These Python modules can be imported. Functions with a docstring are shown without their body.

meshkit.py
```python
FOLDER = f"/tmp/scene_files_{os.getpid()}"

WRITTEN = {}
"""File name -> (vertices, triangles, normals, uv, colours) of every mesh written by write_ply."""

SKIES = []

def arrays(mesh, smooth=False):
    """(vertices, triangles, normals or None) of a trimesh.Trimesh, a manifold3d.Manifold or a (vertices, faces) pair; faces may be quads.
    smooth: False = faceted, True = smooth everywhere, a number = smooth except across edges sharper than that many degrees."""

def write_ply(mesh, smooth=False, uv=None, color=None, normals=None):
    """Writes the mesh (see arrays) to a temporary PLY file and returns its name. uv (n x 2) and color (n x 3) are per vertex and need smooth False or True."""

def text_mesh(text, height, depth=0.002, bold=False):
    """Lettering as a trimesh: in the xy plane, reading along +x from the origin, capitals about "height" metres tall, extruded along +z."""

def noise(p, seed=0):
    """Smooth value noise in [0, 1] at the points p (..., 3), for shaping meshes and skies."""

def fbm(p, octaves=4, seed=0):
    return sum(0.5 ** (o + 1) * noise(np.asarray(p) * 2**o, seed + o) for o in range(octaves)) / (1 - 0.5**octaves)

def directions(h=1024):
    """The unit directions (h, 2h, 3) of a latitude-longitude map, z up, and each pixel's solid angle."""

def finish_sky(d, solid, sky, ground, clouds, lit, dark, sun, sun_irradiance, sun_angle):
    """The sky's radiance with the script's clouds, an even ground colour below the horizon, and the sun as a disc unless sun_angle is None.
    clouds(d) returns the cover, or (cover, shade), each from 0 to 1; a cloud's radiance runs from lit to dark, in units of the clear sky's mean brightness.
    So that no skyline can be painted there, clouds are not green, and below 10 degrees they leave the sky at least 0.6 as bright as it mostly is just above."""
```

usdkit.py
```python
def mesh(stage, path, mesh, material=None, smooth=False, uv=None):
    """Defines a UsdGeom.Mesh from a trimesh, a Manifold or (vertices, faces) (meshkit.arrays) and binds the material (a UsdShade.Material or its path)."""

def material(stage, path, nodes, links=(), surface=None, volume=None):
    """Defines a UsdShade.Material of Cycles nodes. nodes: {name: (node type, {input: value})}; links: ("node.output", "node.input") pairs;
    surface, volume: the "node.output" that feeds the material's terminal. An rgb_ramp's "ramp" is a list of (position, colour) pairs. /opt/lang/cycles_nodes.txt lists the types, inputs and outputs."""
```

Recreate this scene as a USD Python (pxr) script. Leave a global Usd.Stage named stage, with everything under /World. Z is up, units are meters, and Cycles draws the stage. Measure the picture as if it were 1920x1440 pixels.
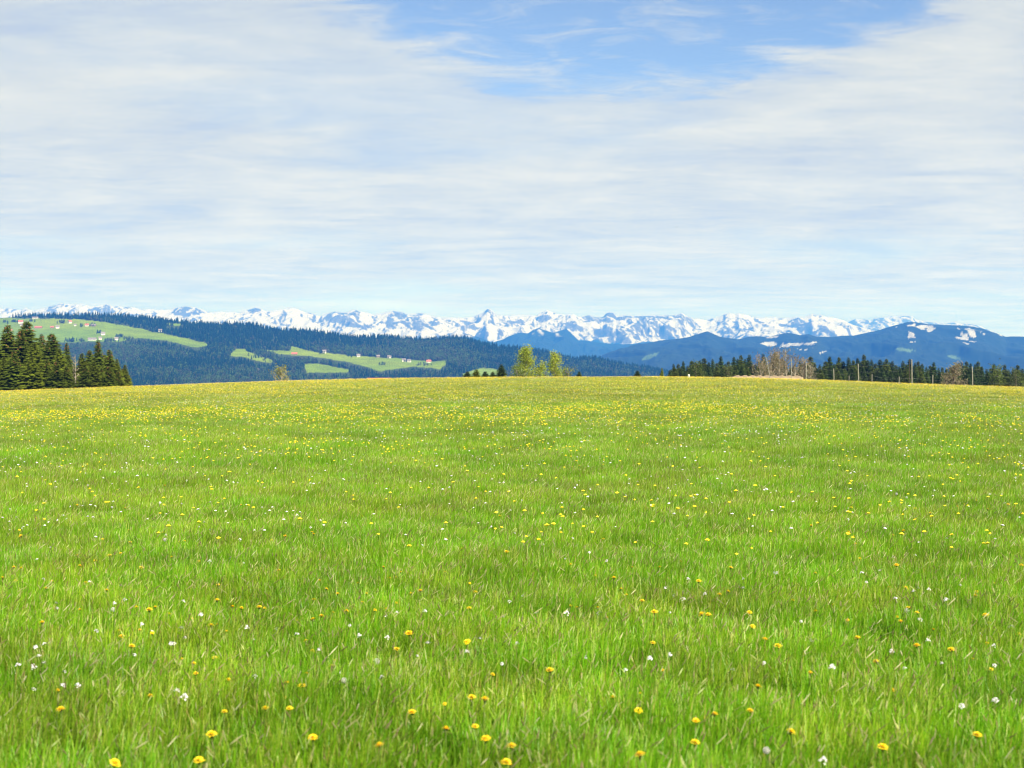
import math, random
import numpy as np
import trimesh, shapely
from shapely.geometry import Polygon
import usdkit, meshkit
from pxr import Usd, UsdGeom, UsdLux, UsdShade, Sdf, Gf, Vt

stage = Usd.Stage.CreateInMemory()
UsdGeom.SetStageUpAxis(stage, 'Z')
UsdGeom.SetStageMetersPerUnit(stage, 1.0)
world = UsdGeom.Xform.Define(stage, '/World')
stage.SetDefaultPrim(world.GetPrim())
UsdGeom.Scope.Define(stage, '/World/Looks')

# ------------------------------------------------------------------ camera
FPX, HORIZON, EYE = 2637.0, 672.0, 1.5          # focal length in pixels of a 1920 wide picture
PITCH = math.atan((720 - HORIZON) / FPX)
cam = UsdGeom.Camera.Define(stage, '/World/camera')
cam.CreateHorizontalApertureAttr(36.0)
cam.CreateVerticalApertureAttr(27.0)
cam.CreateFocalLengthAttr(36.0 * FPX / 1920)
cam.CreateFStopAttr(4.5)
cam.CreateFocusDistanceAttr(16.0)
cam.CreateClippingRangeAttr(Gf.Vec2f(0.1, 200000))
cam.AddTranslateOp().Set(Gf.Vec3d(0, 0, EYE))
cam.AddRotateXOp().Set(90 - math.degrees(PITCH))
cam.CreateExposureAttr(1.05)

# ------------------------------------------------------------------ sky and sun
SUN_EL, SUN_AZ = math.radians(43), math.radians(142)      # azimuth from +y (view) towards +x (right)
sun_dir = np.array([math.sin(SUN_AZ) * math.cos(SUN_EL), math.cos(SUN_AZ) * math.cos(SUN_EL), math.sin(SUN_EL)])
SKY_STRENGTH, SUN_INT = 0.085, 1.25


def sky_material():
    n, L = {}, []
    n['co'] = ('texture_coordinate', {})
    n['sep'] = ('separate_xyz', {})
    L.append(('co.generated', 'sep.vector'))
    n['zc'] = ('math', {'math_type': 'maximum', 'value2': 0.0})
    L.append(('sep.z', 'zc.value1'))
    n['zz'] = ('math', {'math_type': 'add', 'value2': 0.06})
    L.append(('zc.value', 'zz.value1'))
    for a in 'xy':
        n['d' + a] = ('math', {'math_type': 'divide'})
        L += [('sep.' + a, f'd{a}.value1'), ('zz.value', f'd{a}.value2')]
    n['p'] = ('combine_xyz', {})
    L += [('dx.value', 'p.x'), ('dy.value', 'p.y')]
    # broad cover, streaks, fine wisps
    def noise(name, loc, rot, scale, kw):
        n[name + 'm'] = ('mapping', {'mapping_type': 'point', 'location': loc, 'rotation': (0, 0, rot), 'scale': scale})
        n[name] = ('noise_texture', {'dimensions': '3D', **kw})
        L.extend([('p.vector', name + 'm.vector'), (name + 'm.vector', name + '.vector')])
    noise('broad', (3.1, 1.7, 0), 0.25, (0.55, 0.5, 1), dict(scale=1.0, detail=3.0, roughness=0.5))
    noise('streak', (7.3, 2.2, 0), 0.35, (0.85, 1.25, 1), dict(scale=1.5, detail=9.0, roughness=0.58, distortion=0.5))
    noise('wisp', (1.3, 9.2, 0), -0.3, (1.0, 1.5, 1), dict(scale=4.0, detail=9.0, roughness=0.62, distortion=0.7))
    # an opening in the cloud sheet up ahead
    n['hole_m'] = ('mapping', {'mapping_type': 'point', 'location': (-0.27, -2.82, 0)})
    n['hole_r'] = ('mapping', {'mapping_type': 'point', 'rotation': (0, 0, -0.1), 'scale': (1 / 0.70, 1 / 1.20, 0)})
    n['hole_l'] = ('vector_math', {'math_type': 'length'})
    L += [('p.vector', 'hole_m.vector'), ('hole_m.vector', 'hole_r.vector'), ('hole_r.vector', 'hole_l.vector1')]
    n['hole_w'] = ('math', {'math_type': 'multiply_add', 'value2': 0.75, 'value3': -0.375})
    L.append(('wisp.fac', 'hole_w.value1'))
    n['hole_s'] = ('math', {'math_type': 'multiply_add', 'value2': 0.9, 'value3': -0.45})
    L.append(('streak.fac', 'hole_s.value1'))
    n['hole_a'] = ('math', {'math_type': 'add'})
    n['hole_b'] = ('math', {'math_type': 'add'})
    L += [('hole_l.value', 'hole_a.value1'), ('hole_w.value', 'hole_a.value2'), ('hole_a.value', 'hole_b.value1'), ('hole_s.value', 'hole_b.value2')]
    n['hole'] = ('map_range', {'range_type': 'smoothstep', 'from_min': 0.76, 'from_max': 1.10, 'to_min': 0.0, 'to_max': 1.0, 'clamp': True})
    L.append(('hole_b.value', 'hole.value'))
    # overall cover from broad + streak
    n['c1'] = ('math', {'math_type': 'multiply_add', 'value2': 0.55})
    L += [('streak.fac', 'c1.value1'), ('broad.fac', 'c1.value3')]
    n['cov'] = ('map_range', {'range_type': 'smoothstep', 'from_min': 0.54, 'from_max': 0.80, 'to_min': 0.80, 'to_max': 0.98, 'clamp': True})
    L.append(('c1.value', 'cov.value'))
    n['holew'] = ('map_range', {'range_type': 'linear', 'from_min': 0, 'from_max': 1, 'to_min': 0.04, 'to_max': 1.0, 'clamp': True})
    L.append(('hole.result', 'holew.value'))
    n['cover'] = ('math', {'math_type': 'multiply', 'use_clamp': True})
    L += [('cov.result', 'cover.value1'), ('holew.result', 'cover.value2')]
    n['veil'] = ('map_range', {'range_type': 'smoothstep', 'from_min': 0.44, 'from_max': 0.74, 'to_min': 0.0, 'to_max': 0.55, 'clamp': True})
    n['coverv'] = ('math', {'math_type': 'maximum'})
    L += [('wisp.fac', 'veil.value'), ('cover.value', 'coverv.value1'), ('veil.result', 'coverv.value2')]
    # cloud brightness
    n['b1'] = ('math', {'math_type': 'multiply_add', 'value2': 0.5})
    L += [('wisp.fac', 'b1.value1'), ('streak.fac', 'b1.value3')]
    n['tone'] = ('rgb_ramp', {'ramp': [(0.56, (3.2, 3.5, 3.85)), (0.74, (3.85, 4.05, 3.95)), (0.94, (4.55, 4.62, 4.25))]})
    L.append(('b1.value', 'tone.fac'))
    n['sky'] = ('sky_texture', {'sky_type': 'single_scattering', 'sun_disc': False, 'sun_elevation': SUN_EL, 'sun_rotation': SUN_AZ,
                               'altitude': 800.0, 'air_density': 0.65, 'aerosol_density': 0.02, 'ozone_density': 0.8})
    n['mixc'] = ('mix', {'mix_type': 'mix'})
    L += [('coverv.value', 'mixc.fac'), ('sky.color', 'mixc.color1'), ('tone.color', 'mixc.color2')]
    n['bg'] = ('background_shader', {'strength': SKY_STRENGTH})
    L.append(('mixc.color', 'bg.color'))
    return usdkit.material(stage, '/World/Looks/sky', n, L, surface='bg.background')


dome = UsdLux.DomeLight.Define(stage, '/World/sky')
UsdShade.MaterialBindingAPI.Apply(dome.GetPrim()).Bind(sky_material())
dome.GetPrim().SetCustomDataByKey('kind', 'structure')
dome.GetPrim().SetCustomDataByKey('label', 'wide pale sky of thin streaky cloud with a blue gap')
dome.GetPrim().SetCustomDataByKey('category', 'sky')
sun = UsdLux.DistantLight.Define(stage, '/World/sun')
sun.CreateIntensityAttr(SUN_INT)
sun.CreateAngleAttr(0.53)
sun.CreateNormalizeAttr(True)
sun.CreateColorAttr(Gf.Vec3f(1.0, 0.95, 0.86))
zax = Gf.Vec3d(*sun_dir)                                  # local +z points at the sun, light goes along -z
rot = Gf.Rotation(Gf.Vec3d(0, 0, 1), zax)
sun.AddOrientOp(UsdGeom.XformOp.PrecisionDouble).Set(Gf.Quatd(rot.GetQuat()))


# ------------------------------------------------------------------ helpers
def ray(u, v):
    """Direction (y = 1) of a picture position (1920 x 1440)."""
    a, b = (np.asarray(u, float) - 960) / FPX, -(np.asarray(v, float) - 720) / FPX
    c, s = math.cos(PITCH), math.sin(PITCH)
    y, z = c + b * s, -s + b * c
    return a / y, z / y


def at(u, v, Y):
    rx, rz = ray(u, v)
    return np.stack([rx * Y, np.broadcast_to(np.asarray(Y, float), np.shape(rx * Y)), EYE + rz * Y], -1)


def project(x, y, z):
    c, s = math.cos(PITCH), math.sin(PITCH)
    f, up = y * c - (z - EYE) * s, y * s + (z - EYE) * c
    return 960 + FPX * x / f, 720 - FPX * up / f


used = {}


def numbered(name, parent='/World'):
    k = used.get((parent, name), 0)
    used[(parent, name)] = k + 1
    return f'{parent}/{name}' if k == 0 else f'{parent}/{name}_{k:03d}'


def tag(prim, label=None, cat=None, group=None, kind=None):
    prim = prim.GetPrim() if hasattr(prim, 'GetPrim') else prim
    for k, v in (('label', label), ('category', cat), ('group', group), ('kind', kind)):
        if v:
            prim.SetCustomDataByKey(k, v)
    return prim


def obj(name, mesh, mat, parent='/World', smooth=False, tint=None):
    """One Mesh prim. tint: a colour per vertex, read by the material as the primvar 'tint'."""
    p = usdkit.mesh(stage, numbered(name, str(parent)), mesh, mat, smooth=smooth)
    if tint is not None:
        UsdGeom.PrimvarsAPI(p).CreatePrimvar('tint', Sdf.ValueTypeNames.Color3fArray, 'vertex').Set(Vt.Vec3fArray.FromNumpy(np.asarray(tint, np.float32)))
    return p.GetPrim()


def thing(name, loc=(0, 0, 0), rotz=0.0, scale=1.0, label=None, cat=None, group=None):
    x = UsdGeom.Xform.Define(stage, numbered(name))
    x.AddTranslateOp().Set(Gf.Vec3d(*map(float, loc)))
    if rotz:
        x.AddRotateZOp().Set(math.degrees(rotz))
    if np.ndim(scale) or scale != 1.0:
        s = scale if np.ndim(scale) else (scale,) * 3
        x.AddScaleOp().Set(Gf.Vec3f(*map(float, s)))
    return tag(x, label, cat, group)


stage.CreateClassPrim('/World/kinds')


def kind_of(name):
    """A class prim that copies refer to."""
    return stage.CreateClassPrim(numbered(name, '/World/kinds'))


def copy(cls, name, loc, rotz=0.0, scale=1.0, label=None, cat=None, group=None):
    t = thing(name, loc, rotz, scale, label, cat, group)
    t.GetReferences().AddInternalReference(cls.GetPath())
    t.SetTypeName('Xform')
    t.SetInstanceable(True)
    return t


def scatter(name, protos, pos, rotz, scale, which, label, cat):
    """A PointInstancer; protos: list of (mesh, material, tint)."""
    pi = UsdGeom.PointInstancer.Define(stage, numbered(name))
    for k, (m, mat, tint) in enumerate(protos):
        obj('kind', m, mat, str(pi.GetPath()) + '', tint=tint) if False else None
    paths = []
    for m, mat, tint in protos:
        q = obj(name + '_clump', m, mat, str(pi.GetPath()), tint=tint)
        paths.append(q.GetPath())
    pi.CreatePrototypesRel().SetTargets(paths)
    pi.CreateProtoIndicesAttr(Vt.IntArray.FromNumpy(np.asarray(which, np.int32)))
    pi.CreatePositionsAttr(Vt.Vec3fArray.FromNumpy(np.asarray(pos, np.float32)))
    q = np.zeros((len(pos), 4), np.float32)
    q[:, 0], q[:, 3] = np.cos(np.asarray(rotz) / 2), np.sin(np.asarray(rotz) / 2)
    pi.CreateOrientationsAttr(Vt.QuathArray([Gf.Quath(float(a), float(b), float(c), float(d)) for a, b, c, d in q]))
    s = np.asarray(scale, np.float32)
    s = np.stack([s] * 3, 1) if s.ndim == 1 else s
    pi.CreateScalesAttr(Vt.Vec3fArray.FromNumpy(np.ascontiguousarray(s)))
    return tag(pi, label, cat, kind='stuff')


def nz(x, y, scale, seed=0, octaves=4):
    return meshkit.fbm(np.stack([np.asarray(x) / scale, np.asarray(y) / scale, np.zeros_like(np.asarray(x, float)) + 0.37], -1), octaves, seed)


def interp(points, u):
    a = np.array(sorted(points), float)
    return np.interp(u, a[:, 0], a[:, 1])


def grid_faces(nr, nc):
    i, j = np.meshgrid(np.arange(nr - 1), np.arange(nc - 1), indexing='ij')
    a = (i * nc + j).ravel()
    return np.stack([a, a + 1, a + nc + 1, a + nc], 1)


def tube(pts, radii, sides=6):
    p = np.asarray(pts, float)
    t = np.gradient(p, axis=0)
    t /= np.linalg.norm(t, axis=1, keepdims=True) + 1e-9
    a = np.cross(t, np.where(np.abs(t[:, 2:]) < .9, [0, 0, 1.], [1., 0, 0]))
    a /= np.linalg.norm(a, axis=1, keepdims=True) + 1e-9
    b, g = np.cross(t, a), np.arange(sides) * 2 * np.pi / sides
    v = (p[:, None] + np.broadcast_to(radii, len(p))[:, None, None] * (np.cos(g)[None, :, None] * a[:, None] + np.sin(g)[None, :, None] * b[:, None])).reshape(-1, 3)
    i, j = np.meshgrid(np.arange(len(p) - 1), np.arange(sides), indexing='ij')
    q = np.stack([i * sides + j, i * sides + (j + 1) % sides, (i + 1) * sides + (j + 1) % sides, (i + 1) * sides + j], -1).reshape(-1, 4)
    f = np.vstack([q[:, [0, 1, 2]], q[:, [0, 2, 3]]])
    c = len(v)
    caps = [[0, k + 1, k] for k in range(1, sides - 1)] + [[c - sides, c - sides + k, c - sides + k + 1] for k in range(1, sides - 1)]
    return v, np.vstack([f, caps])


def join(parts):
    vs, fs, n = [], [], 0
    for v, f in parts:
        vs.append(np.asarray(v)); fs.append(np.asarray(f) + n); n += len(v)
    return np.vstack(vs), np.vstack(fs)


# ------------------------------------------------------------------ materials
def leaf_look(name, color=None, trans=0.35, rough=0.55, vary=0.25, patch=None, spec=0.35):
    """Foliage: colour from the tint primvar or a constant, varied per piece; light passes through."""
    n, L = {}, []
    if color is None:
        n['src'] = ('attribute', {'attribute': 'tint'})
        src = 'src.color'
    else:
        n['src'] = ('color', {'value': color})
        src = 'src.color'
    n['g'] = ('geometry', {})
    n['o'] = ('object_info', {})
    n['r1'] = ('map_range', {'from_min': 0, 'from_max': 1, 'to_min': 1 - vary, 'to_max': 1 + vary})
    L.append(('g.random_per_island', 'r1.value'))
    n['r2'] = ('map_range', {'from_min': 0, 'from_max': 1, 'to_min': 1 - vary * .5, 'to_max': 1 + vary * .5})
    L.append(('o.random', 'r2.value'))
    n['rr'] = ('math', {'math_type': 'multiply'})
    L += [('r1.result', 'rr.value1'), ('r2.result', 'rr.value2')]
    n['hs'] = ('hsv', {'saturation': 1.0, 'hue': 0.5})
    n['hh'] = ('map_range', {'from_min': 0, 'from_max': 1, 'to_min': 0.485, 'to_max': 0.512})
    L += [('g.random_per_island', 'hh.value'), ('hh.result', 'hs.hue'), ('rr.value', 'hs.value'), (src, 'hs.color')]
    out = 'hs.color'
    if patch:
        n['pn'] = ('noise_texture', {'scale': patch[0], 'detail': 4.0, 'roughness': 0.6})
        n['pm'] = ('map_range', {'range_type': 'smoothstep', 'from_min': 0.38, 'from_max': 0.62, 'to_min': 0.0, 'to_max': 1.0, 'clamp': True})
        n['pc'] = ('mix', {'mix_type': 'mix', 'color1': patch[1], 'color2': patch[2]})
        n['px'] = ('mix', {'mix_type': 'multiply', 'fac': 1.0})
        L += [('g.position', 'pn.vector'), ('pn.fac', 'pm.value'), ('pm.result', 'pc.fac'), (out, 'px.color1'), ('pc.color', 'px.color2')]
        out = 'px.color'
    n['pb'] = ('principled_bsdf', {'roughness': rough, 'specular_ior_level': spec})
    n['tr'] = ('translucent_bsdf', {})
    n['tg'] = ('mix', {'mix_type': 'multiply', 'fac': 1.0, 'color2': (1.15, 1.25, 0.55)})
    n['mx'] = ('mix_closure', {'fac': trans})
    L += [(out, 'pb.base_color'), (out, 'tg.color1'), ('tg.color', 'tr.color'), ('pb.BSDF', 'mx.closure1'), ('tr.BSDF', 'mx.closure2')]
    return usdkit.material(stage, '/World/Looks/' + name, n, L, surface='mx.closure')


def plain_look(name, color, rough=0.8, vary=0.15, scale=3.0, spec=0.3):
    n = {'g': ('geometry', {}), 'n': ('noise_texture', {'scale': scale, 'detail': 6.0, 'roughness': 0.6}),
         'r': ('map_range', {'from_min': 0.3, 'from_max': 0.7, 'to_min': 1 - vary, 'to_max': 1 + vary}),
         'h': ('hsv', {'hue': 0.5, 'saturation': 1.0, 'color': color}), 'p': ('principled_bsdf', {'roughness': rough, 'specular_ior_level': spec})}
    return usdkit.material(stage, '/World/Looks/' + name, n, [('g.position', 'n.vector'), ('n.fac', 'r.value'), ('r.result', 'h.value'), ('h.color', 'p.base_color')], surface='p.BSDF')


def tint_look(name, scale, vary, rough=0.9, bump=0.0):
    """Ground cover colour from the tint primvar (grass, forest floor, rock or snow), broken up by noise."""
    n = {'a': ('attribute', {'attribute': 'tint'}), 'g': ('geometry', {}), 'n': ('noise_texture', {'scale': scale, 'detail': 6.0, 'roughness': 0.65}),
         'r': ('map_range', {'from_min': 0.3, 'from_max': 0.7, 'to_min': 1 - vary, 'to_max': 1 + vary}), 'h': ('hsv', {'hue': 0.5, 'saturation': 1.0}),
         'p': ('principled_bsdf', {'roughness': rough, 'specular_ior_level': 0.1})}
    L = [('g.position', 'n.vector'), ('n.fac', 'r.value'), ('r.result', 'h.value'), ('a.color', 'h.color'), ('h.color', 'p.base_color')]
    return usdkit.material(stage, '/World/Looks/' + name, n, L, surface='p.BSDF')


GRASS = leaf_look('grass', None, trans=0.48, rough=0.42, vary=0.42, patch=(0.6, (1.28, 1.29, 1.0), (1.18, 1.29, 0.98)), spec=0.35)
NEEDLES = leaf_look('needles', None, trans=0.2, rough=0.7, vary=0.35, spec=0.12)
SPRING = leaf_look('spring_leaves', None, trans=0.4, rough=0.55, vary=0.3)
FOREST = leaf_look('far_forest', None, trans=0.12, rough=0.8, vary=0.4, spec=0.08)
BARK = plain_look('bark', (0.11, 0.085, 0.065), 0.9, 0.3, 4.0)
PALE_BARK = plain_look('pale_bark', (0.27, 0.235, 0.175), 0.9, 0.3, 4.0)
CONES = plain_look('cones', (0.17, 0.07, 0.025), 0.8, 0.3, 5.0)
SOIL = plain_look('meadow_soil', (0.035, 0.06, 0.012), 0.95, 0.4, 2.0)
BARE = plain_look('bare_earth', (0.25, 0.185, 0.115), 0.95, 0.2, 2.0)
POSTWOOD = plain_look('post_wood', (0.27, 0.25, 0.20), 0.85, 0.25, 6.0)
DARKWOOD = plain_look('dark_wood', (0.05, 0.04, 0.03), 0.85, 0.25, 6.0)
WIRE = plain_look('wire', (0.30, 0.30, 0.29), 0.5, 0.05, 3.0)
YELLOW = plain_look('yellow_petals', (0.82, 0.62, 0.015), 0.6, 0.2, 60.0)
GOLD = plain_look('golden_petals', (0.82, 0.58, 0.012), 0.6, 0.2, 60.0)
WHITE = plain_look('white_petals', (0.62, 0.58, 0.62), 0.6, 0.1, 60.0)
FLUFF = plain_look('seed_fluff', (0.50, 0.50, 0.45), 0.9, 0.1, 80.0)
STEM = plain_look('flower_stem', (0.13, 0.17, 0.04), 0.6, 0.2, 20.0)
WALLW = plain_look('white_render', (0.58, 0.56, 0.52), 0.9, 0.06, 0.4)
WALLB = plain_look('brown_boards', (0.22, 0.15, 0.10), 0.9, 0.15, 0.4)
ROOFR = plain_look('red_roof', (0.36, 0.11, 0.07), 0.85, 0.15, 0.4)
ROOFG = plain_look('grey_roof', (0.17, 0.15, 0.15), 0.85, 0.15, 0.4)
HILL = tint_look('hill_cover', 0.02, 0.22)
ALP = tint_look('alpine_cover', 0.006, 0.10)
FARGROUND = plain_look('valley_cover', (0.05, 0.075, 0.025), 0.95, 0.35, 0.004)

# ------------------------------------------------------------------ ground
def meadow_z(x, y):
    x, y = np.asarray(x, float), np.asarray(y, float)
    side = 0.20 * np.exp(-((x - 18) / 13) ** 2) * np.clip(y / 90, 0, 1) - 0.10 * np.clip(y / 60, 0, 1) - np.where(x < 0, 1.25, 0.95) * (x / 36) ** 2 / (1 + (x / 58) ** 2)
    a = np.maximum(y - 100, 0)
    fall = np.where(a < 62, 0.00036 * a * a, 0.00036 * 62 * 62 + 0.0446 * (a - 62))
    far = np.maximum(y - 420, 0)
    und = (nz(x, y, 14.0, 5, 3) - 0.5) * 0.14 * np.clip((y + 5) / 20, 0, 1)
    return -0.0012 * np.maximum(y, 0) + side - fall - 0.00022 * far * far + und


gx = np.concatenate([np.linspace(-700, -90, 40), np.linspace(-86, 86, 130), np.linspace(90, 700, 40)])
gy = np.concatenate([np.linspace(-250, -4, 30), np.linspace(0, 170, 130), np.linspace(175, 900, 70)])
X, Y = np.meshgrid(gx, gy)
Z = meadow_z(X, Y)
tag(obj('meadow', (np.stack([X, Y, Z], -1).reshape(-1, 3), grid_faces(len(gy), len(gx))), SOIL, smooth=True), 'gently domed hilltop meadow in the foreground', 'meadow', kind='structure')

VALLEY = -110.0
S = 60000
tag(obj('valley_floor', (np.array([[-S, -S, VALLEY], [S, -S, VALLEY], [S, S, VALLEY], [-S, S, VALLEY]], float), np.array([[0, 1, 2, 3]])), FARGROUND),
    'low wooded land beyond the meadow', 'ground', kind='structure')

# ------------------------------------------------------------------ wooded hillside with pastures
D_RIDGE = [(-400, 604), (-200, 598), (0, 593), (25, 591), (50, 589), (75, 588), (100, 588), (150, 588), (200, 588), (225, 589), (250, 591), (270, 593), (300, 595), (330, 598), (350, 601),
           (375, 603), (400, 605), (430, 605), (450, 605), (470, 606), (485, 608), (495, 612), (520, 615), (550, 617), (580, 618), (600, 621), (620, 623), (640, 627), (660, 629), (690, 630),
           (710, 629), (730, 628), (745, 630), (760, 632), (775, 634), (800, 635), (830, 631), (850, 630), (870, 631), (890, 636), (905, 642), (920, 644), (945, 648), (970, 651), (1000, 653),
           (1020, 657), (1045, 664), (1065, 667), (1080, 671), (1100, 669), (1115, 668), (1130, 673), (1150, 678), (1180, 683), (1210, 687), (1240, 693), (1270, 701), (1330, 714), (1500, 735), (2300, 745)]
Y_NEAR, Y_RIDGE, V_NEAR = 2300.0, 4300.0, 775.0
TREE_LIFT = 3.5       # pixels by which the tree tops rise over the ground of the ridge


def d_ridge(u):
    return interp(D_RIDGE, u) + TREE_LIFT


def d_depth(u, v):
    t = (V_NEAR - v) / (V_NEAR - d_ridge(u))
    return Y_NEAR + (Y_RIDGE - Y_NEAR) * t


PASTURES = [[(-300, 602), (0, 596), (60, 597), (100, 597), (150, 599), (185, 602), (230, 610), (300, 624), (350, 634), (385, 643), (392, 648), (372, 652), (340, 646), (310, 639), (265, 633), (240, 636), (225, 641), (170, 640), (120, 643), (100, 640), (60, 652), (0, 662), (-300, 660)],
            [(438, 654), (452, 654), (478, 664), (505, 672), (517, 680), (492, 679), (455, 669), (430, 668)],
            [(545, 649), (570, 656), (600, 661), (640, 665), (680, 668), (740, 672), (790, 677), (840, 676), (834, 686), (826, 693), (806, 690), (775, 687), (745, 690), (715, 697), (690, 690), (660, 681), (620, 673), (590, 670), (560, 666), (520, 664), (492, 657), (540, 658)],
            [(566, 681), (600, 683), (640, 690), (662, 697), (640, 700), (576, 699)],
            [(866, 702), (880, 696), (905, 690), (925, 692), (945, 699), (955, 706), (870, 710)],
            [(310, 605), (330, 606), (345, 607), (335, 611), (315, 610)]]
PPOLY = [Polygon(p) for p in PASTURES]
SNOWSPOT = Polygon([(352, 599), (362, 601), (372, 602), (371, 608), (356, 606)])


def in_pasture(u, v):
    u, v = np.asarray(u, float), np.asarray(v, float)
    u, v = u + (nz(u, v * 4, 34, 3, 3) - .5) * 26, v + (nz(u, v * 4, 22, 4, 3) - .5) * 6
    m = np.zeros(np.shape(u), bool)
    for p in PPOLY:
        m |= shapely.contains_xy(p, u, v)
    return m


us = np.arange(-420, 2330, 2.0)
ts = np.concatenate([np.linspace(0, 1, 130), np.linspace(1.03, 1.6, 12)])
U, T = np.meshgrid(us, ts)
R = d_ridge(U)
V = V_NEAR - np.minimum(T, 1) * (V_NEAR - R)
YY = Y_NEAR + (Y_RIDGE - Y_NEAR) * T
P = at(U, V, YY)
ridge_pt = at(us, d_ridge(us), np.full(len(us), Y_RIDGE))
back = np.maximum(T - 1, 0)
P[..., 2] = np.where(T > 1, ridge_pt[None, :, 2] - 900 * back ** 1.3, P[..., 2])
front = np.clip((0.12 - T) / 0.12, 0, 1)
P[..., 2] -= 60 * front ** 2
pm = in_pasture(U, V) & (T <= 1)
field = nz(P[..., 0], P[..., 1], 220, 8, 3)
green = np.stack([0.065 + 0.10 * field, 0.14 + 0.06 * field, 0.003 + 0 * field], -1)
floor = np.array([0.03, 0.045, 0.018]) * (0.7 + 0.8 * nz(P[..., 0], P[..., 1], 60, 9, 3))[..., None]
tint = np.where(pm[..., None], green, floor)
tint = np.where((shapely.contains_xy(SNOWSPOT, U, V) & (T <= 1))[..., None], 0.8, tint)
hill_v = P.reshape(-1, 3)
tag(obj('wooded_hillside', (hill_v, grid_faces(len(ts), len(us))), HILL, smooth=True, tint=tint.reshape(-1, 3)), 'long blue wooded hillside with bright green pastures', 'hill', kind='structure')


def hill_point(u, v):
    return at(u, v, d_depth(u, v))


# ------------------------------------------------------------------ far mountains
def range_mesh(ridge, y_foot, y_ridge, y_back, v_foot, step, rows, seed, spur, fine, power=1.15, u0=-500, u1=2420):
    us = np.arange(u0, u1, step)
    ts = np.concatenate([np.linspace(0, 1, rows), np.linspace(1.04, 1.5, max(6, rows // 8))])
    U, T = np.meshgrid(us, ts)
    rx = (U - 960) / FPX
    YY = np.where(T <= 1, y_foot + (y_ridge - y_foot) * T, y_ridge + (y_back - y_ridge) * (T - 1) * 2)
    XX = rx * YY
    zr = at(us, interp(ridge, us), np.full(len(us), y_ridge))[:, 2][None, :]
    zf = at(us, np.full(len(us), v_foot), np.full(len(us), y_foot))[:, 2][None, :]
    rel = zr - zf
    h = np.where(T <= 1, np.clip(T, 0, 1) ** power, 1 - 1.1 * (T - 1))
    w = (nz(XX, YY, 1500 * spur[1], seed, 3) - .5) * 1.4
    sx = XX / (620 * spur[1]) + w + (1 - T) * 0.6
    rid = 1 - np.abs(2 * meshkit.fbm(np.stack([sx, YY / (2300 * spur[1]), 0 * sx + seed], -1), 5, seed) - 1) * 2.2
    env = np.clip(4 * T * (1 - T), 0, 1) ** 0.6 * (T <= 1)
    Zz = zf + rel * h + spur[0] * (rid - 0.55) * env
    Zz += fine * (nz(XX, YY, 160 * spur[1], seed + 5, 4) - .5) * np.clip(env + .35, 0, 1)
    return U, T, XX, YY, Zz, us, ts


def slope_of(XX, YY, Zz):
    p = np.stack([XX, YY, Zz], -1)
    a, b = np.gradient(p, axis=1), np.gradient(p, axis=0)
    n = np.cross(a, b)
    return n / (np.linalg.norm(n, axis=-1, keepdims=True) + 1e-9)


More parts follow.
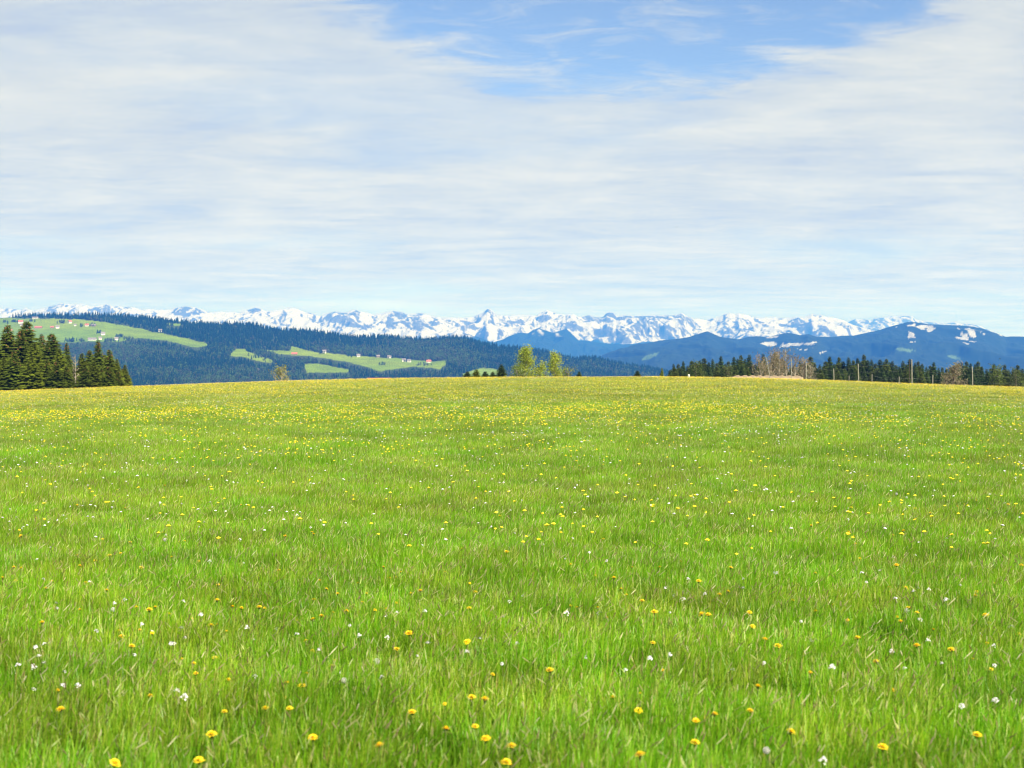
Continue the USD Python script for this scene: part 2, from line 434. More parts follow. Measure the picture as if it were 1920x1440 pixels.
FORESTC, ROCK_SHADE_C, SNOWC = np.array([0.012, 0.024, 0.014]), np.array([0.06, 0.06, 0.065]), np.array([0.28, 0.28, 0.285])
SNOW_RIDGE = [(-500, 586), (-300, 578), (-150, 583), (0, 579), (15, 578), (22, 579), (40, 581), (50, 578), (62, 583), (75, 580), (85, 578), (95, 574), (105, 572), (112, 570), (140, 571), (160, 572), (170, 574),
              (185, 574), (200, 571), (215, 574), (235, 576), (250, 576), (262, 580), (290, 581), (310, 581), (322, 580), (335, 576), (347, 575), (365, 576), (378, 580), (390, 585), (400, 586), (415, 584),
              (430, 585), (450, 586), (460, 582), (470, 580), (478, 577), (490, 580), (500, 585), (520, 584), (533, 579), (548, 577), (560, 580), (570, 584), (585, 587), (600, 593), (610, 590), (620, 586),
              (630, 584), (640, 586), (650, 586), (658, 583), (667, 581), (675, 583), (690, 586), (700, 590), (715, 588), (725, 585), (740, 584), (755, 586), (760, 590), (775, 591), (785, 588), (795, 588),
              (810, 593), (830, 596), (850, 595), (870, 596), (890, 593), (905, 587), (914, 580), (922, 584), (930, 590), (945, 592), (965, 592), (990, 591), (1005, 592), (1020, 585), (1026, 582), (1035, 586),
              (1045, 590), (1060, 590), (1075, 588), (1085, 594), (1095, 594), (1105, 592), (1115, 595), (1130, 595), (1137, 588), (1150, 588), (1155, 593), (1165, 592), (1205, 593), (1220, 592), (1250, 592),
              (1270, 591), (1277, 588), (1285, 591), (1295, 596), (1310, 598), (1325, 600), (1345, 596), (1360, 589), (1368, 587), (1378, 590), (1385, 587), (1400, 590), (1412, 594), (1425, 597), (1440, 596),
              (1452, 594), (1465, 597), (1490, 596), (1505, 595), (1515, 592), (1522, 589), (1535, 592), (1540, 591), (1550, 594), (1565, 596), (1580, 600), (1600, 610), (1640, 622), (1700, 640), (2420, 660)]
BACK_RIDGE = [(-500, 640), (1500, 640), (1560, 612), (1585, 606), (1590, 604), (1605, 598), (1615, 598), (1632, 601), (1640, 597), (1655, 596), (1668, 593), (1690, 592), (1710, 593), (1716, 599), (1740, 604), (1770, 607),
              (1790, 604), (1800, 607), (1825, 608), (1838, 611), (1848, 617), (1862, 622), (1880, 630), (1920, 640), (2420, 650)]
FOOT_RIDGE = [(-500, 650), (700, 650), (800, 640), (850, 628), (875, 626), (900, 634), (925, 644), (945, 636), (960, 629), (975, 625), (990, 625), (1000, 618), (1010, 615), (1020, 619), (1035, 624), (1050, 620), (1062, 617),
              (1070, 624), (1085, 638), (1100, 638), (1120, 642), (1150, 645), (1190, 645), (1220, 642), (1260, 640), (1400, 645), (2420, 660)]
BLUE_RIDGE = [(-500, 700), (1000, 690), (1120, 673), (1140, 661), (1165, 653), (1200, 646), (1240, 638), (1280, 634), (1300, 630), (1315, 625), (1325, 622), (1335, 625), (1350, 632), (1370, 634), (1385, 636), (1400, 632), (1420, 630),
              (1440, 632), (1460, 627), (1475, 624), (1490, 626), (1500, 628), (1515, 626), (1530, 631), (1560, 632), (1575, 630), (1600, 629), (1620, 625), (1650, 618), (1670, 612), (1690, 607), (1700, 604), (1710, 603), (1725, 605),
              (1740, 608), (1760, 609), (1800, 610), (1825, 612), (1840, 616), (1860, 622), (1875, 627), (1886, 632), (1900, 631), (1920, 632), (2050, 640), (2200, 632), (2420, 645)]


def snow_range(name, ridge, y_foot, y_ridge, y_back, v_foot, step, rows, seed, spur, fine, line, rock, label, u0, u1, paint=None):
    U, T, XX, YY, Zz, us, ts = range_mesh(ridge, y_foot, y_ridge, y_back, v_foot, step, rows, seed, spur, fine, u0=u0, u1=u1)
    n = slope_of(XX, YY, Zz)
    steep = 1 - n[..., 2]
    broken = nz(XX, YY, 420, seed + 20, 5)
    fine_n = meshkit.fbm(np.stack([XX / 70, YY / 330, 0 * XX], -1), 4, seed + 21)
    speck = meshkit.fbm(np.stack([XX / 26, YY / 60, 0 * XX], -1), 2, seed + 22)
    score = steep * 1.2 + (fine_n - .5) * 1.9 + (broken - .5) * .5 + (speck - .5) * .8 - n[..., 0] * .3  # steep, broken ground turns to rock; left-facing slopes darkened too, as painted shade
    rock_shade_m = np.clip((score - np.quantile(score[: rows], 1 - rock)) * 5 + .5, 0, 1)
    forest = np.clip((line + (nz(XX, YY, 900, seed + 30, 5) - .5) * 420 + (fine_n - .5) * 150 - Zz) / 35, 0, 1)
    c = SNOWC + (ROCK_SHADE_C - SNOWC) * rock_shade_m[..., None]
    c = c + (FORESTC - c) * forest[..., None]
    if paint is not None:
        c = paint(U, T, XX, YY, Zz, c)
    return tag(obj(name, (np.stack([XX, YY, Zz], -1).reshape(-1, 3), grid_faces(len(ts), len(us))), ALP, smooth=True, tint=c.reshape(-1, 3)), label, 'mountain', kind='structure')


ROCK_SHADE_FACES = [[(606, 596), (620, 585), (630, 587), (640, 585), (655, 588), (667, 580), (676, 586), (673, 600), (690, 609), (712, 614), (690, 619), (660, 613), (640, 613), (628, 607), (612, 602)],  # dark peak faces: bare rock, and left sides whose shade is painted in
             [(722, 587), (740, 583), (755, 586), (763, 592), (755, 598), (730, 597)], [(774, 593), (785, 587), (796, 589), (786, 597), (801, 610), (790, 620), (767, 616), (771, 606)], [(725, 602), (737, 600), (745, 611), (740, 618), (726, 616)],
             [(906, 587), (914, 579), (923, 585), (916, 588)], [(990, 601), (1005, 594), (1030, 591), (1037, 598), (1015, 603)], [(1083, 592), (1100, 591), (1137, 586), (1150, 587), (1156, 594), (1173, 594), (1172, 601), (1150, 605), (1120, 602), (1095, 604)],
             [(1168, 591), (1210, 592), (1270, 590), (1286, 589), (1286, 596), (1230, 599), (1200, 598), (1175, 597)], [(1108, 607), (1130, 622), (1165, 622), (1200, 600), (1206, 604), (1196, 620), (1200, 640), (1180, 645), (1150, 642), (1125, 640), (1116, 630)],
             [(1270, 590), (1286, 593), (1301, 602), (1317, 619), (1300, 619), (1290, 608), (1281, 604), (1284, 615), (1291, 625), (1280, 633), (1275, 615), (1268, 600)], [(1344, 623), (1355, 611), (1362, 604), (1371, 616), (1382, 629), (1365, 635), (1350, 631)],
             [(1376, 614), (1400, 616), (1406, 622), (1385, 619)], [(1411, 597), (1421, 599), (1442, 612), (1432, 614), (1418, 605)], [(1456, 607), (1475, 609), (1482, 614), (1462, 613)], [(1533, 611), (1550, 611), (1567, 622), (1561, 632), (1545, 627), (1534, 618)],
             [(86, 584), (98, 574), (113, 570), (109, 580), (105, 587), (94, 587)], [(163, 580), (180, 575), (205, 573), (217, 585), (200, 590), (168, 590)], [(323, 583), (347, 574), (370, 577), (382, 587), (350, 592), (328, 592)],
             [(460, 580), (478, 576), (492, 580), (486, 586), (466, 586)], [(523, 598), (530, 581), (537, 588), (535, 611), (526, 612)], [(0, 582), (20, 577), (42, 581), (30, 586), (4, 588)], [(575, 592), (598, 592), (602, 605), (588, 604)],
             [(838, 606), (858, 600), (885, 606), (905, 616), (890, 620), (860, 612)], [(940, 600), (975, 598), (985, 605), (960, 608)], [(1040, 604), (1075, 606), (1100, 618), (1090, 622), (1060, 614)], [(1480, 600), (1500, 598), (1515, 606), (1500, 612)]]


def rock_shade_paint(U, T, XX, YY, Zz, c):  # puts rock and the shade of the dark faces into the tint
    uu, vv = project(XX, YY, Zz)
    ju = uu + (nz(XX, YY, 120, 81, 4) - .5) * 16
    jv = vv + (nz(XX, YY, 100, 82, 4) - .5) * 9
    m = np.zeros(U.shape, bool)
    for p in ROCK_SHADE_FACES:
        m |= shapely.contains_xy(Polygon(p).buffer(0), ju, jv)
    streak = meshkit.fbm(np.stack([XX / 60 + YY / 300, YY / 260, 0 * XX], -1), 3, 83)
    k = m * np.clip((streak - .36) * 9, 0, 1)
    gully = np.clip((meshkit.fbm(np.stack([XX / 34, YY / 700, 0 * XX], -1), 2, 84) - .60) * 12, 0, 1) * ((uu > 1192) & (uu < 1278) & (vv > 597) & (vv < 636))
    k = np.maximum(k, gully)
    return c + (ROCK_SHADE_C - c) * (k * .95)[..., None]


snow_range('snow_mountains', SNOW_RIDGE, 14500, 18500, 21000, 668, 1.2, 170, 11, (160, 0.9), 100, 175, 0.20, 'long jagged chain of snow covered mountains on the skyline', -420, 2300, rock_shade_paint)
snow_range('remote_snow_mountain', BACK_RIDGE, 20500, 23000, 24000, 650, 2.0, 50, 17, (120, 1.2), 60, 100, 0.5, 'pale remote rocky peak at right behind the blue mountain', 1380, 2300)
snow_range('forested_foothills', FOOT_RIDGE, 11000, 13200, 14400, 680, 2.0, 70, 23, (110, 0.6), 30, 255, 0.5, 'blue forested foothills with snow streaks below the snowy chain', 500, 1560)

SNOWFIELDS = [[(1700, 608), (1716, 606), (1718, 612), (1712, 618), (1716, 634), (1705, 634), (1703, 622)], [(1716, 614), (1730, 609), (1748, 609), (1752, 618), (1742, 623), (1735, 617), (1720, 621)],
              [(1790, 624), (1797, 613), (1802, 621), (1815, 614), (1830, 618), (1848, 626), (1849, 632), (1835, 633), (1816, 630), (1813, 640), (1792, 636)],
              [(1424, 644), (1436, 641), (1453, 641), (1457, 649), (1440, 648)], [(1463, 651), (1468, 645), (1490, 643), (1510, 643), (1536, 641), (1520, 646), (1480, 649)],
              [(1436, 632), (1450, 629), (1478, 631), (1470, 634), (1440, 634)], [(1682, 612), (1688, 609), (1687, 613), (1683, 614)], [(1866, 624), (1872, 623), (1884, 632), (1878, 632)], [(1492, 655), (1524, 654), (1520, 656)],
              [(1802, 641), (1832, 640), (1828, 644), (1815, 646)], [(1702, 641), (1718, 641), (1712, 643)], [(1540, 661), (1546, 657), (1548, 658), (1541, 664)]]
PALEFIELDS = [[(1200, 677), (1210, 668), (1228, 662), (1236, 660), (1230, 668), (1212, 676)], [(1680, 655), (1692, 653), (1716, 657), (1704, 660), (1686, 659)], [(1170, 690), (1182, 688), (1186, 694), (1174, 695)],
              [(1770, 667), (1790, 666), (1806, 674), (1790, 674)]]


def blue_paint(U, T, XX, YY, Zz, c):
    ju = U + (nz(XX, YY, 60, 71, 4) - .5) * 17
    uu, vv = project(XX, YY, Zz)
    jv = vv + (nz(XX, YY, 60, 72, 4) - .5) * 8
    m = np.zeros(U.shape, bool)
    for p in SNOWFIELDS:
        m |= shapely.contains_xy(Polygon(p).buffer(0), ju, jv)
    # trees that stand in the snow leave gaps
    m &= meshkit.fbm(np.stack([XX / 60, YY / 160, 0 * XX], -1), 3, 75) < 0.57
    c = np.where(m[..., None], 0.27, c)
    g = np.zeros(U.shape, bool)
    for p in PALEFIELDS:
        g |= shapely.contains_xy(Polygon(p).buffer(0), ju, jv)
    return np.where(g[..., None], np.array([0.055, 0.095, 0.035]), c)


snow_range('blue_forest_mountain', BLUE_RIDGE, 6200, 9000, 10500, 705, 1.5, 110, 31, (70, 0.5), 22, 3000, 0.5, 'broad blue forested mountain with ragged snowfields at right', 1000, 2300, blue_paint)

# ------------------------------------------------------------------ air
HAZE = usdkit.material(stage, '/World/Looks/haze', {'v': ('principled_volume', {'color': (0.03, 0.22, 1.0), 'absorption_color': (1, 1, 1), 'density': 0.9e-4, 'anisotropy': 0.0})}, [], volume='v.volume')
hb = trimesh.creation.box(bounds=[[-30000, -9000, VALLEY - 1], [30000, 27000, 900]])
# the valley sheet must lie inside the box
vm = UsdGeom.Mesh(stage.GetPrimAtPath('/World/valley_floor'))
vm.GetPointsAttr().Set([(-29990, -8990, VALLEY), (29990, -8990, VALLEY), (29990, 26990, VALLEY), (-29990, 26990, VALLEY)])
tag(obj('haze', hb, HAZE), 'thin blue haze that veils the distant hills and mountains', 'haze', kind='stuff')

# ------------------------------------------------------------------ forest on the hillside
rng = np.random.default_rng(7)


def small_conifer(seed, h=17.0, r=3.0, col=(0.028, 0.050, 0.020)):
    g = np.random.default_rng(seed)
    vs, fs, ts_, n = [], [], [], 0
    layers = 6
    for k in range(layers):
        z0, z1 = h * (0.08 + 0.80 * k / layers), h * (0.08 + 0.80 * k / layers + 0.30)
        rr = r * (1 - k / layers) ** .8 + .25
        m = 7
        a = np.arange(m) * 2 * np.pi / m + g.random() * 6
        rad = rr * g.uniform(.65, 1.15, m)
        ring = np.stack([np.cos(a) * rad, np.sin(a) * rad, z0 + g.uniform(-.5, .5, m)], 1)
        top = np.array([[g.normal(0, .1), g.normal(0, .1), min(z1, h)]])
        vs.append(np.vstack([ring, top])); fs.append([[n + i, n + (i + 1) % m, n + m] for i in range(m)]); n += m + 1
        ts_.append(np.tile(np.array(col) * g.uniform(.8, 1.2), (m + 1, 1)))
    return (np.vstack(vs), np.vstack(fs)), np.vstack(ts_)


def small_broadleaf(seed, h=13.0, r=3.8, col=(0.075, 0.095, 0.035)):
    g = np.random.default_rng(seed)
    vs, fs, ts_, n = [], [], [], 0
    for k in range(46):
        d = g.normal(size=3); d /= np.linalg.norm(d)
        c = np.array([0, 0, h * .58]) + d * np.array([r, r, h * .40]) * g.uniform(.4, 1) ** .5
        q = g.normal(size=(4, 3)) * 0.95
        vs.append(c + q); fs.append([[n, n + 1, n + 2], [n, n + 2, n + 3], [n, n + 3, n + 1]]); n += 4
        ts_.append(np.tile(np.array(col) * g.uniform(.65, 1.3), (4, 1)))
    return (np.vstack(vs), np.vstack(fs)), np.vstack(ts_)


protos = []
for k in range(4):
    m, t = small_conifer(100 + k, col=[(0.011, 0.044, 0.028), (0.015, 0.052, 0.028), (0.009, 0.038, 0.028), (0.020, 0.056, 0.028)][k]); protos.append((m, FOREST, t))
for k in range(3):
    m, t = small_broadleaf(200 + k, col=[(0.065, 0.14, 0.045), (0.10, 0.13, 0.075), (0.085, 0.175, 0.045)][k]); protos.append((m, FOREST, t))
N = 75000
fu = rng.uniform(-300, 1420, N)
ft = rng.uniform(0.10, 1.0, N) ** 0.9
fv = V_NEAR - ft * (V_NEAR - d_ridge(fu))
fp = hill_point(fu, fv)
# a tree is taller than the pasture's far edge lies high: keep trees off the strip just below a pasture's lower rim only where they would stand in it
keep = ~in_pasture(fu, fv) & (fv > d_ridge(fu) - 1) & ~shapely.contains_xy(SNOWSPOT.buffer(2), fu, fv + 1)
hp = 15.0 / fp[:, 1] * FPX
keep &= ~in_pasture(fu, fv - hp * .85) & ~in_pasture(fu, fv - hp * .45)
keep &= (nz(fp[:, 0], fp[:, 1], 120, 41, 3) > 0.30) | (ft > .93)
fp, fu, fv, ft = fp[keep], fu[keep], fv[keep], ft[keep]
mixn = nz(fp[:, 0], fp[:, 1], 260, 44, 3) + rng.normal(0, .09, len(fp))
lower = (fv > 655) & (fu > 60)
broad = (mixn > np.where(lower, 0.47, 0.60)) & (ft < .96)
which = np.where(broad, 4 + rng.integers(0, 3, len(fp)), rng.integers(0, 4, len(fp)))
sc = rng.uniform(.45, 1.0, len(fp))
# clumps of trees beside the farms and single trees in the pastures
ex = []
for (cu, cv, wu, wv, k) in [(28, 604, 6, 1.5, 14), (118, 605, 8, 2, 22), (152, 612, 3, 1.5, 6), (186, 625, 4, 2, 9), (222, 632, 7, 3, 22), (238, 637, 8, 3, 16), (135, 640, 14, 2, 30), (205, 640, 10, 2, 18), (60, 603, 5, 1, 8), (173, 611, 8, 2, 10),
                            (300, 620, 8, 1.2, 10), (600, 662, 8, 1.5, 10), (655, 668, 10, 1.5, 9), (735, 670, 12, 1.5, 16), (762, 678, 8, 1.5, 10), (500, 672, 30, 5, 40), (696, 668, 16, 1.5, 16), (790, 685, 14, 2, 12)]:
    ex.append(np.stack([rng.normal(cu, wu * .6, k), rng.normal(cv, wv * .6, k)], 1))
for k in range(46):                     # lone trees and hedge pieces in the fields
    x0, y0 = rng.uniform(0, 840), rng.uniform(598, 700)
    if in_pasture(np.array([x0]), np.array([y0]))[0]:
        m = int(rng.integers(1, 7))
        ex.append(np.stack([x0 + np.sort(rng.uniform(0, m * 2.2, m)), y0 + rng.normal(0, .5, m) + np.linspace(0, m * .35, m)], 1))
ex = np.vstack(ex)
ep = hill_point(ex[:, 0], ex[:, 1])
pos = np.vstack([fp, ep])
which = np.concatenate([which, rng.choice([0, 2, 4, 5, 5], len(ep))])
sc = np.concatenate([sc, rng.uniform(.35, .75, len(ep))])
scatter('hillside_forest', protos, pos - [0, 0, .5], rng.uniform(0, 6.28, len(pos)), sc, which, 'dark spruce and mixed forest covering the hillside between the pastures', 'forest')


# ------------------------------------------------------------------ farmhouses on the hillside
def house(u, v, w, d, h, wall, roof, label, turn=0.0, rise=0.45, name='farmhouse'):
    p = hill_point(u, v)
    w, d, h = w * .8, d * .8, h * .85
    t = thing(name, p, turn, label=label, cat='farmhouse' if name == 'farmhouse' else 'barn', group='farm buildings on the hillside pastures')
    x, y = w / 2, d / 2
    rz = h + d * rise
    wv = np.array([[-x, -y, -3], [x, -y, -3], [x, y, -3], [-x, y, -3], [-x, -y, h], [x, -y, h], [x, y, h], [-x, y, h], [-x, 0, rz - .25], [x, 0, rz - .25]], float)
    wf = [[0, 1, 5], [0, 5, 4], [2, 3, 7], [2, 7, 6], [1, 2, 6], [1, 6, 5], [5, 6, 9], [3, 0, 4], [3, 4, 7], [7, 4, 8]]
    obj('wall', (wv, np.array(wf)), wall, t.GetPath())
    e, th = 0.9, 0.35
    sl = (rz - h) / y
    prof = np.array([[-y - e, h - e * sl], [0, rz], [y + e, h - e * sl], [y + e, h - e * sl + th], [0, rz + th], [-y - e, h - e * sl + th]])
    rv = np.vstack([np.c_[np.full(6, -x - e), prof], np.c_[np.full(6, x + e), prof]])
    rf = [[k, (k + 1) % 6, 6 + (k + 1) % 6] for k in range(6)] + [[k, 6 + (k + 1) % 6, 6 + k] for k in range(6)] + [[0, 5, 4], [0, 4, 1], [1, 4, 3], [1, 3, 2], [6, 10, 11], [6, 7, 10], [7, 9, 10], [7, 8, 9]]
    obj('roof', (rv, np.array(rf)), roof, t.GetPath())
    if wall is WALLW and w > 10:
        nwin = int(w // 4)
        for k in range(nwin):
            cx = -x + (k + .5) * w / nwin
            b = trimesh.creation.box(bounds=[[cx - .7, -y - .06, h * .45], [cx + .7, -y + .02, h * .8]])
            obj('window', b, DARKWOOD, t.GetPath())


house(39, 606, 15, 11, 6, WALLW, ROOFR, 'large white farmhouse with red roof at the upper left of the pasture', .1)
house(41, 611, 11, 9, 4.5, WALLW, ROOFG, 'small white house just below the large red roofed farmhouse', -.2)
house(72, 615.5, 24, 11, 3.2, WALLB, ROOFR, 'long low barn with a red roof on the left pasture', .05, .36, 'barn')
house(108, 615.5, 12, 9, 6, WALLW, ROOFG, 'bright white cottage in the middle of the left pasture', .3)
house(98, 615, 11, 8, 3, WALLB, ROOFR, 'little brown barn joined to the left of the bright white cottage', 0, .4, 'barn')
house(131, 606, 11, 10, 6, WALLW, ROOFR, 'pale farmhouse at the right end of the dark tree clump', .9)
house(141, 611, 8, 7, 4, WALLW, ROOFG, 'tiny white hut to the right of the tree clump on the pasture', .2)
house(163, 611.5, 12, 10, 4, WALLW, ROOFR, 'red roofed house at the left end of the grey farm on the pasture', .0)
house(175, 611.5, 18, 10, 3, WALLB, ROOFG, 'long grey roofed barn beside the red roofed house on the pasture', .0, .4, 'barn')
house(193, 628, 13, 9, 6, WALLW, ROOFG, 'bright white house below a dark tree on the right of the pasture', .5)
house(173, 638, 26, 10, 4, WALLW, ROOFG, 'long white farm building with a dark roof on the lower pasture', .0)
house(188, 636.5, 10, 8, 5, WALLW, ROOFG, 'small white house at the right end of the long white farm building', .2)
house(218, 637.5, 12, 8, 5.5, WALLW, ROOFG, 'white cottage under dark trees at the lower right edge of the pasture', .3)
house(66, 597.5, 20, 8, 3.2, WALLW, ROOFG, 'long pale house on the skyline edge of the left pasture', .0)
house(300, 622, 14, 9, 5, WALLW, ROOFG, 'white house at the forest edge halfway down the sloping pasture', .1)
house(20, 622, 10, 8, 5, WALLW, ROOFR, 'white house seen between the left spruce tops', .1)
house(85, 647, 9, 7, 5, WALLW, ROOFG, 'white hut seen above the spruce tops', .1)
house(608, 662, 12, 10, 6, WALLW, ROOFG, 'white farmhouse among trees at the left of the central pasture', .2)
house(552, 665, 18, 11, 3, WALLB, ROOFR, 'reddish barn at the left tip of the central pasture', .1, .4, 'barn')
house(672, 669, 11, 9, 5, WALLW, ROOFG, 'small white house on the upper edge of the central pasture', .2)
house(757, 678, 11, 9, 5.5, WALLW, ROOFG, 'left of two white houses on the right part of the central pasture', .2)
house(767, 679, 11, 9, 5, WALLW, ROOFG, 'right of two white houses on the right part of the central pasture', -.2)
house(804, 680, 14, 10, 4.5, WALLW, ROOFR, 'white house with red roof at the right end of the central pasture', .0)
house(709, 670, 10, 8, 4, WALLB, ROOFG, 'grey barn among trees above the central pasture', .1, .45, 'barn')
house(730, 671, 12, 9, 4, WALLW, ROOFG, 'pale house between the trees above the central pasture', .1)
house(481, 697, 13, 9, 5, WALLW, ROOFG, 'left of two pale buildings in the dark valley wood', .1)
house(491, 699, 11, 9, 4, WALLW, ROOFG, 'right of two pale buildings in the dark valley wood', .1)

# ------------------------------------------------------------------ trees at the meadow's edge
def spruce(seed, H=12.0, R=2.2, col=(0.055, 0.075, 0.014)):
    """(trunk, crown, crown tint, cones) of a spruce with drooping whorled branches."""
    g = np.random.default_rng(seed)
    trunk = tube([(0, 0, -1.5), (0, 0, H * .3), (.04, 0, H * .7), (0, 0, H)], [.22, .18, .10, .015], 7)
    V_, F_, T_, n = [], [], [], 0
    z = H * .03
    while z < H * .985:
        f = z / H
        L0 = R * (1 - f) ** .74 * (0.65 + .35 * min(1, (f + .12) / .22)) + .14
        k = int(g.integers(6, 9)) if f < .9 else 5
        a0 = g.random() * 6.28
        for b in range(k):
            a = a0 + b * 6.283 / k + g.normal(0, .18)
            L = L0 * g.uniform(.62, 1.15)
            d, sdir = np.array([math.cos(a), math.sin(a), 0]), np.array([-math.sin(a), math.cos(a), 0])
            rise, droop = g.uniform(.05, .25), g.uniform(.35, .75)
            s = np.linspace(0, 1, 5)
            spine = d[None] * (s * L)[:, None]
            spine[:, 2] += z + L * (rise * s - droop * s ** 2 + .22 * s ** 3.5) + (0.35 * L if f > .9 else 0) * s
            w = np.array([.05, .20, .24, .15, .02]) * min(L, 1.6) * g.uniform(.7, 1.2)
            left, right = spine + sdir * w[:, None], spine - sdir * w[:, None]
            left[:, 2] -= w * .7; right[:, 2] -= w * .7
            V_.append(np.vstack([spine, left, right]))
            ff = []
            for q in range(4):
                ff += [[n + q, n + q + 1, n + 6 + q], [n + q, n + 6 + q, n + 5 + q], [n + q, n + 10 + q, n + 11 + q], [n + q, n + 11 + q, n + q + 1]]
            F_.append(ff); n += 15
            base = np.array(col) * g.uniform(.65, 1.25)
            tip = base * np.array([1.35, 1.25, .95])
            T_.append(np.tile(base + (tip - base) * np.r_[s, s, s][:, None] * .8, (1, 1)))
            # side twigs
            m = 7
            for q in range(m):
                u = g.uniform(.25, .98)
                p = d * (u * L); p[2] += z + L * (rise * u - droop * u ** 2 + .22 * u ** 3.5)
                e = sdir * g.choice([-1, 1]) * g.uniform(.5, 1) + d * g.uniform(.2, .9)
                ln = L * .34 * g.uniform(.5, 1.1) * (1.15 - u * .6) + .05
                tipp = p + e * ln + np.array([0, 0, -ln * g.uniform(.2, .8)])
                c = p + e * ln * .4 + np.array([0, 0, -ln * .5])
                V_.append(np.array([p, tipp, c])); F_.append([[n, n + 1, n + 2]]); n += 3
                T_.append(np.array([base, tip, base * .9]))
        z += max(.12, H * .021 * (1.12 - f)) * g.uniform(.8, 1.25)
    cones = []
    for q in range(36):
        f = g.uniform(.74, .97)
        a = g.random() * 6.28
        r = (R * (1 - f) ** .78 + .1) * g.uniform(.45, .95)
        c = trimesh.creation.icosphere(0, 1.0)
        c.apply_scale([.06, .06, .13]); c.apply_translation([r * math.cos(a), r * math.sin(a), f * H - .3 * r])
        cones.append((c.vertices, c.faces))
    return trunk, (np.vstack(V_), np.vstack([np.array(x) for x in F_])), np.vstack(T_), join(cones)


def spruce_kind(seed, H, R, col, cones):
    t, c, tint, co = spruce(seed, H, R, col)
    k = kind_of('spruce_kind')
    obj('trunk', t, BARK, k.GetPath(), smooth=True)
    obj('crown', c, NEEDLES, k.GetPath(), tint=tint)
    if cones:
        obj('cones', co, CONES, k.GetPath())
    return k, H, R


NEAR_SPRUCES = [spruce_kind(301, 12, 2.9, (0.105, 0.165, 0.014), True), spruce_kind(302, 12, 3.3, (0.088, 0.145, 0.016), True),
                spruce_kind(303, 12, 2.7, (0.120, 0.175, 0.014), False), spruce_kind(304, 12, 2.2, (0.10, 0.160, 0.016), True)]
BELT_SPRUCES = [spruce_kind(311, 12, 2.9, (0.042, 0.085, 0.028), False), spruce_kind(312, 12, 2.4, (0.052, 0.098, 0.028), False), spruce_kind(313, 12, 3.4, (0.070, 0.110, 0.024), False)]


def stand(kind, u, v_top, Y, label, group=None, width=1.0, name='spruce_tree', cat='spruce'):
    """A tree on the ground at depth Y whose top shows at (u, v_top)."""
    k, H, R = kind
    p = at(u, v_top, float(Y))
    z0 = float(meadow_z(p[0], p[1]))
    s = (p[2] - z0) / H
    return copy(k, name, (p[0], p[1], z0), random.random() * 6.28, (s * width, s * width, s), label, cat, group)


random.seed(5)
ORDL = ['first', 'second', 'third', 'fourth', 'fifth', 'sixth', 'seventh', 'eighth', 'ninth', 'tenth', 'eleventh']
GL = 'spruces in the dark clump at the left edge of the meadow'
LEFT = [(14, 607, 214, 0, 1.0, 'tall slim spruce at the left picture edge with a thin pointed top'),
        (-12, 634, 222, 1, 1.1, 'broad spruce cut by the left picture edge'),
        (34, 634, 228, 2, .9, 'olive spruce between the two tallest tops of the left clump'),
        (50, 601, 218, 1, 1.05, 'tallest spruce of the left clump, rising beside the red roofed farmhouse'),
        (40, 617, 213, 3, 1.1, 'yellowish spruce leaning against the tallest one on its left side'),
        (65, 641, 208, 2, 1.1, 'full lighter spruce in front just right of the tallest spruce'),
        (78, 625, 224, 3, 1.0, 'spruce with a thin grey green top in the middle of the left clump'),
        (97, 624, 215, 1, 1.05, 'broad pointed spruce with brown cones, right of the middle of the left clump'),
        (112, 652, 207, 2, 1.0, 'lower spruce in front, right of the broad pointed one'),
        (125, 641, 224, 3, .75, 'narrow spruce with a reddish brown top beside the bare grey tree'),
        (154, 661, 213, 2, 1.0, 'yellow green rounded spruce just right of the bare grey tree'),
        (168, 655, 224, 1, .8, 'dark spruce half hidden behind the thin reddish topped spruce'),
        (184, 636, 217, 3, .95, 'tall thin spruce with a reddish top on the right part of the left clump'),
        (205, 654, 213, 0, .95, 'pointed dark spruce, third from the right end of the left clump'),
        (219, 672, 209, 2, .9, 'short olive spruce, second from the right end of the left clump'),
        (234, 683, 215, 2, .95, 'shortest spruce at the right end of the left clump'),
        (8, 668, 205, 2, 1.0, 'low bushy spruce in front at the left picture edge'), (88, 672, 205, 0, 1.0, 'low dark spruce in front of the broad pointed one'),
        (26, 655, 204, 3, 1.2, 'bushy yellowish spruce in front between the two tallest tops'), (60, 668, 203, 2, 1.3, 'low wide olive spruce below the tallest spruce'), (106, 676, 203, 3, 1.3, 'low bushy spruce in front of the lower one in the middle'),
        (125, 686, 204, 0, 1.3, 'low dark spruce left of the foot of the bare grey tree'), (160, 688, 204, 1, 1.3, 'low dark bushy spruce right of the bare grey tree'), (176, 676, 205, 2, 1.2, 'olive bushy spruce left of the tall thin reddish one'),
        (204, 686, 204, 0, 1.3, 'low wide spruce in front of the pointed dark one'), (222, 696, 205, 3, 1.4, 'low bushy spruce in front near the right end of the left clump'),
        (140, 690, 207, 2, 1.1, 'small bushy spruce at the foot of the bare grey tree'), (190, 690, 207, 1, 1.1, 'small bushy spruce below the tall thin reddish one')]
for u, v, Yd, k, w, lab in LEFT:
    stand(NEAR_SPRUCES[k], u, v, Yd, lab, GL, w * 1.45)

for i, (u, v) in enumerate([(24, 640), (58, 650), (86, 652), (108, 664), (131, 672), (150, 684), (174, 668), (196, 664), (213, 680), (229, 690), (240, 700)]):
    stand(NEAR_SPRUCES[(i * 3 + 1) % 4], u, v, 236 + (i * 5) % 9, f'green spruce in the back row of the left clump, {ORDL[i]} from the left', GL, 1.7)


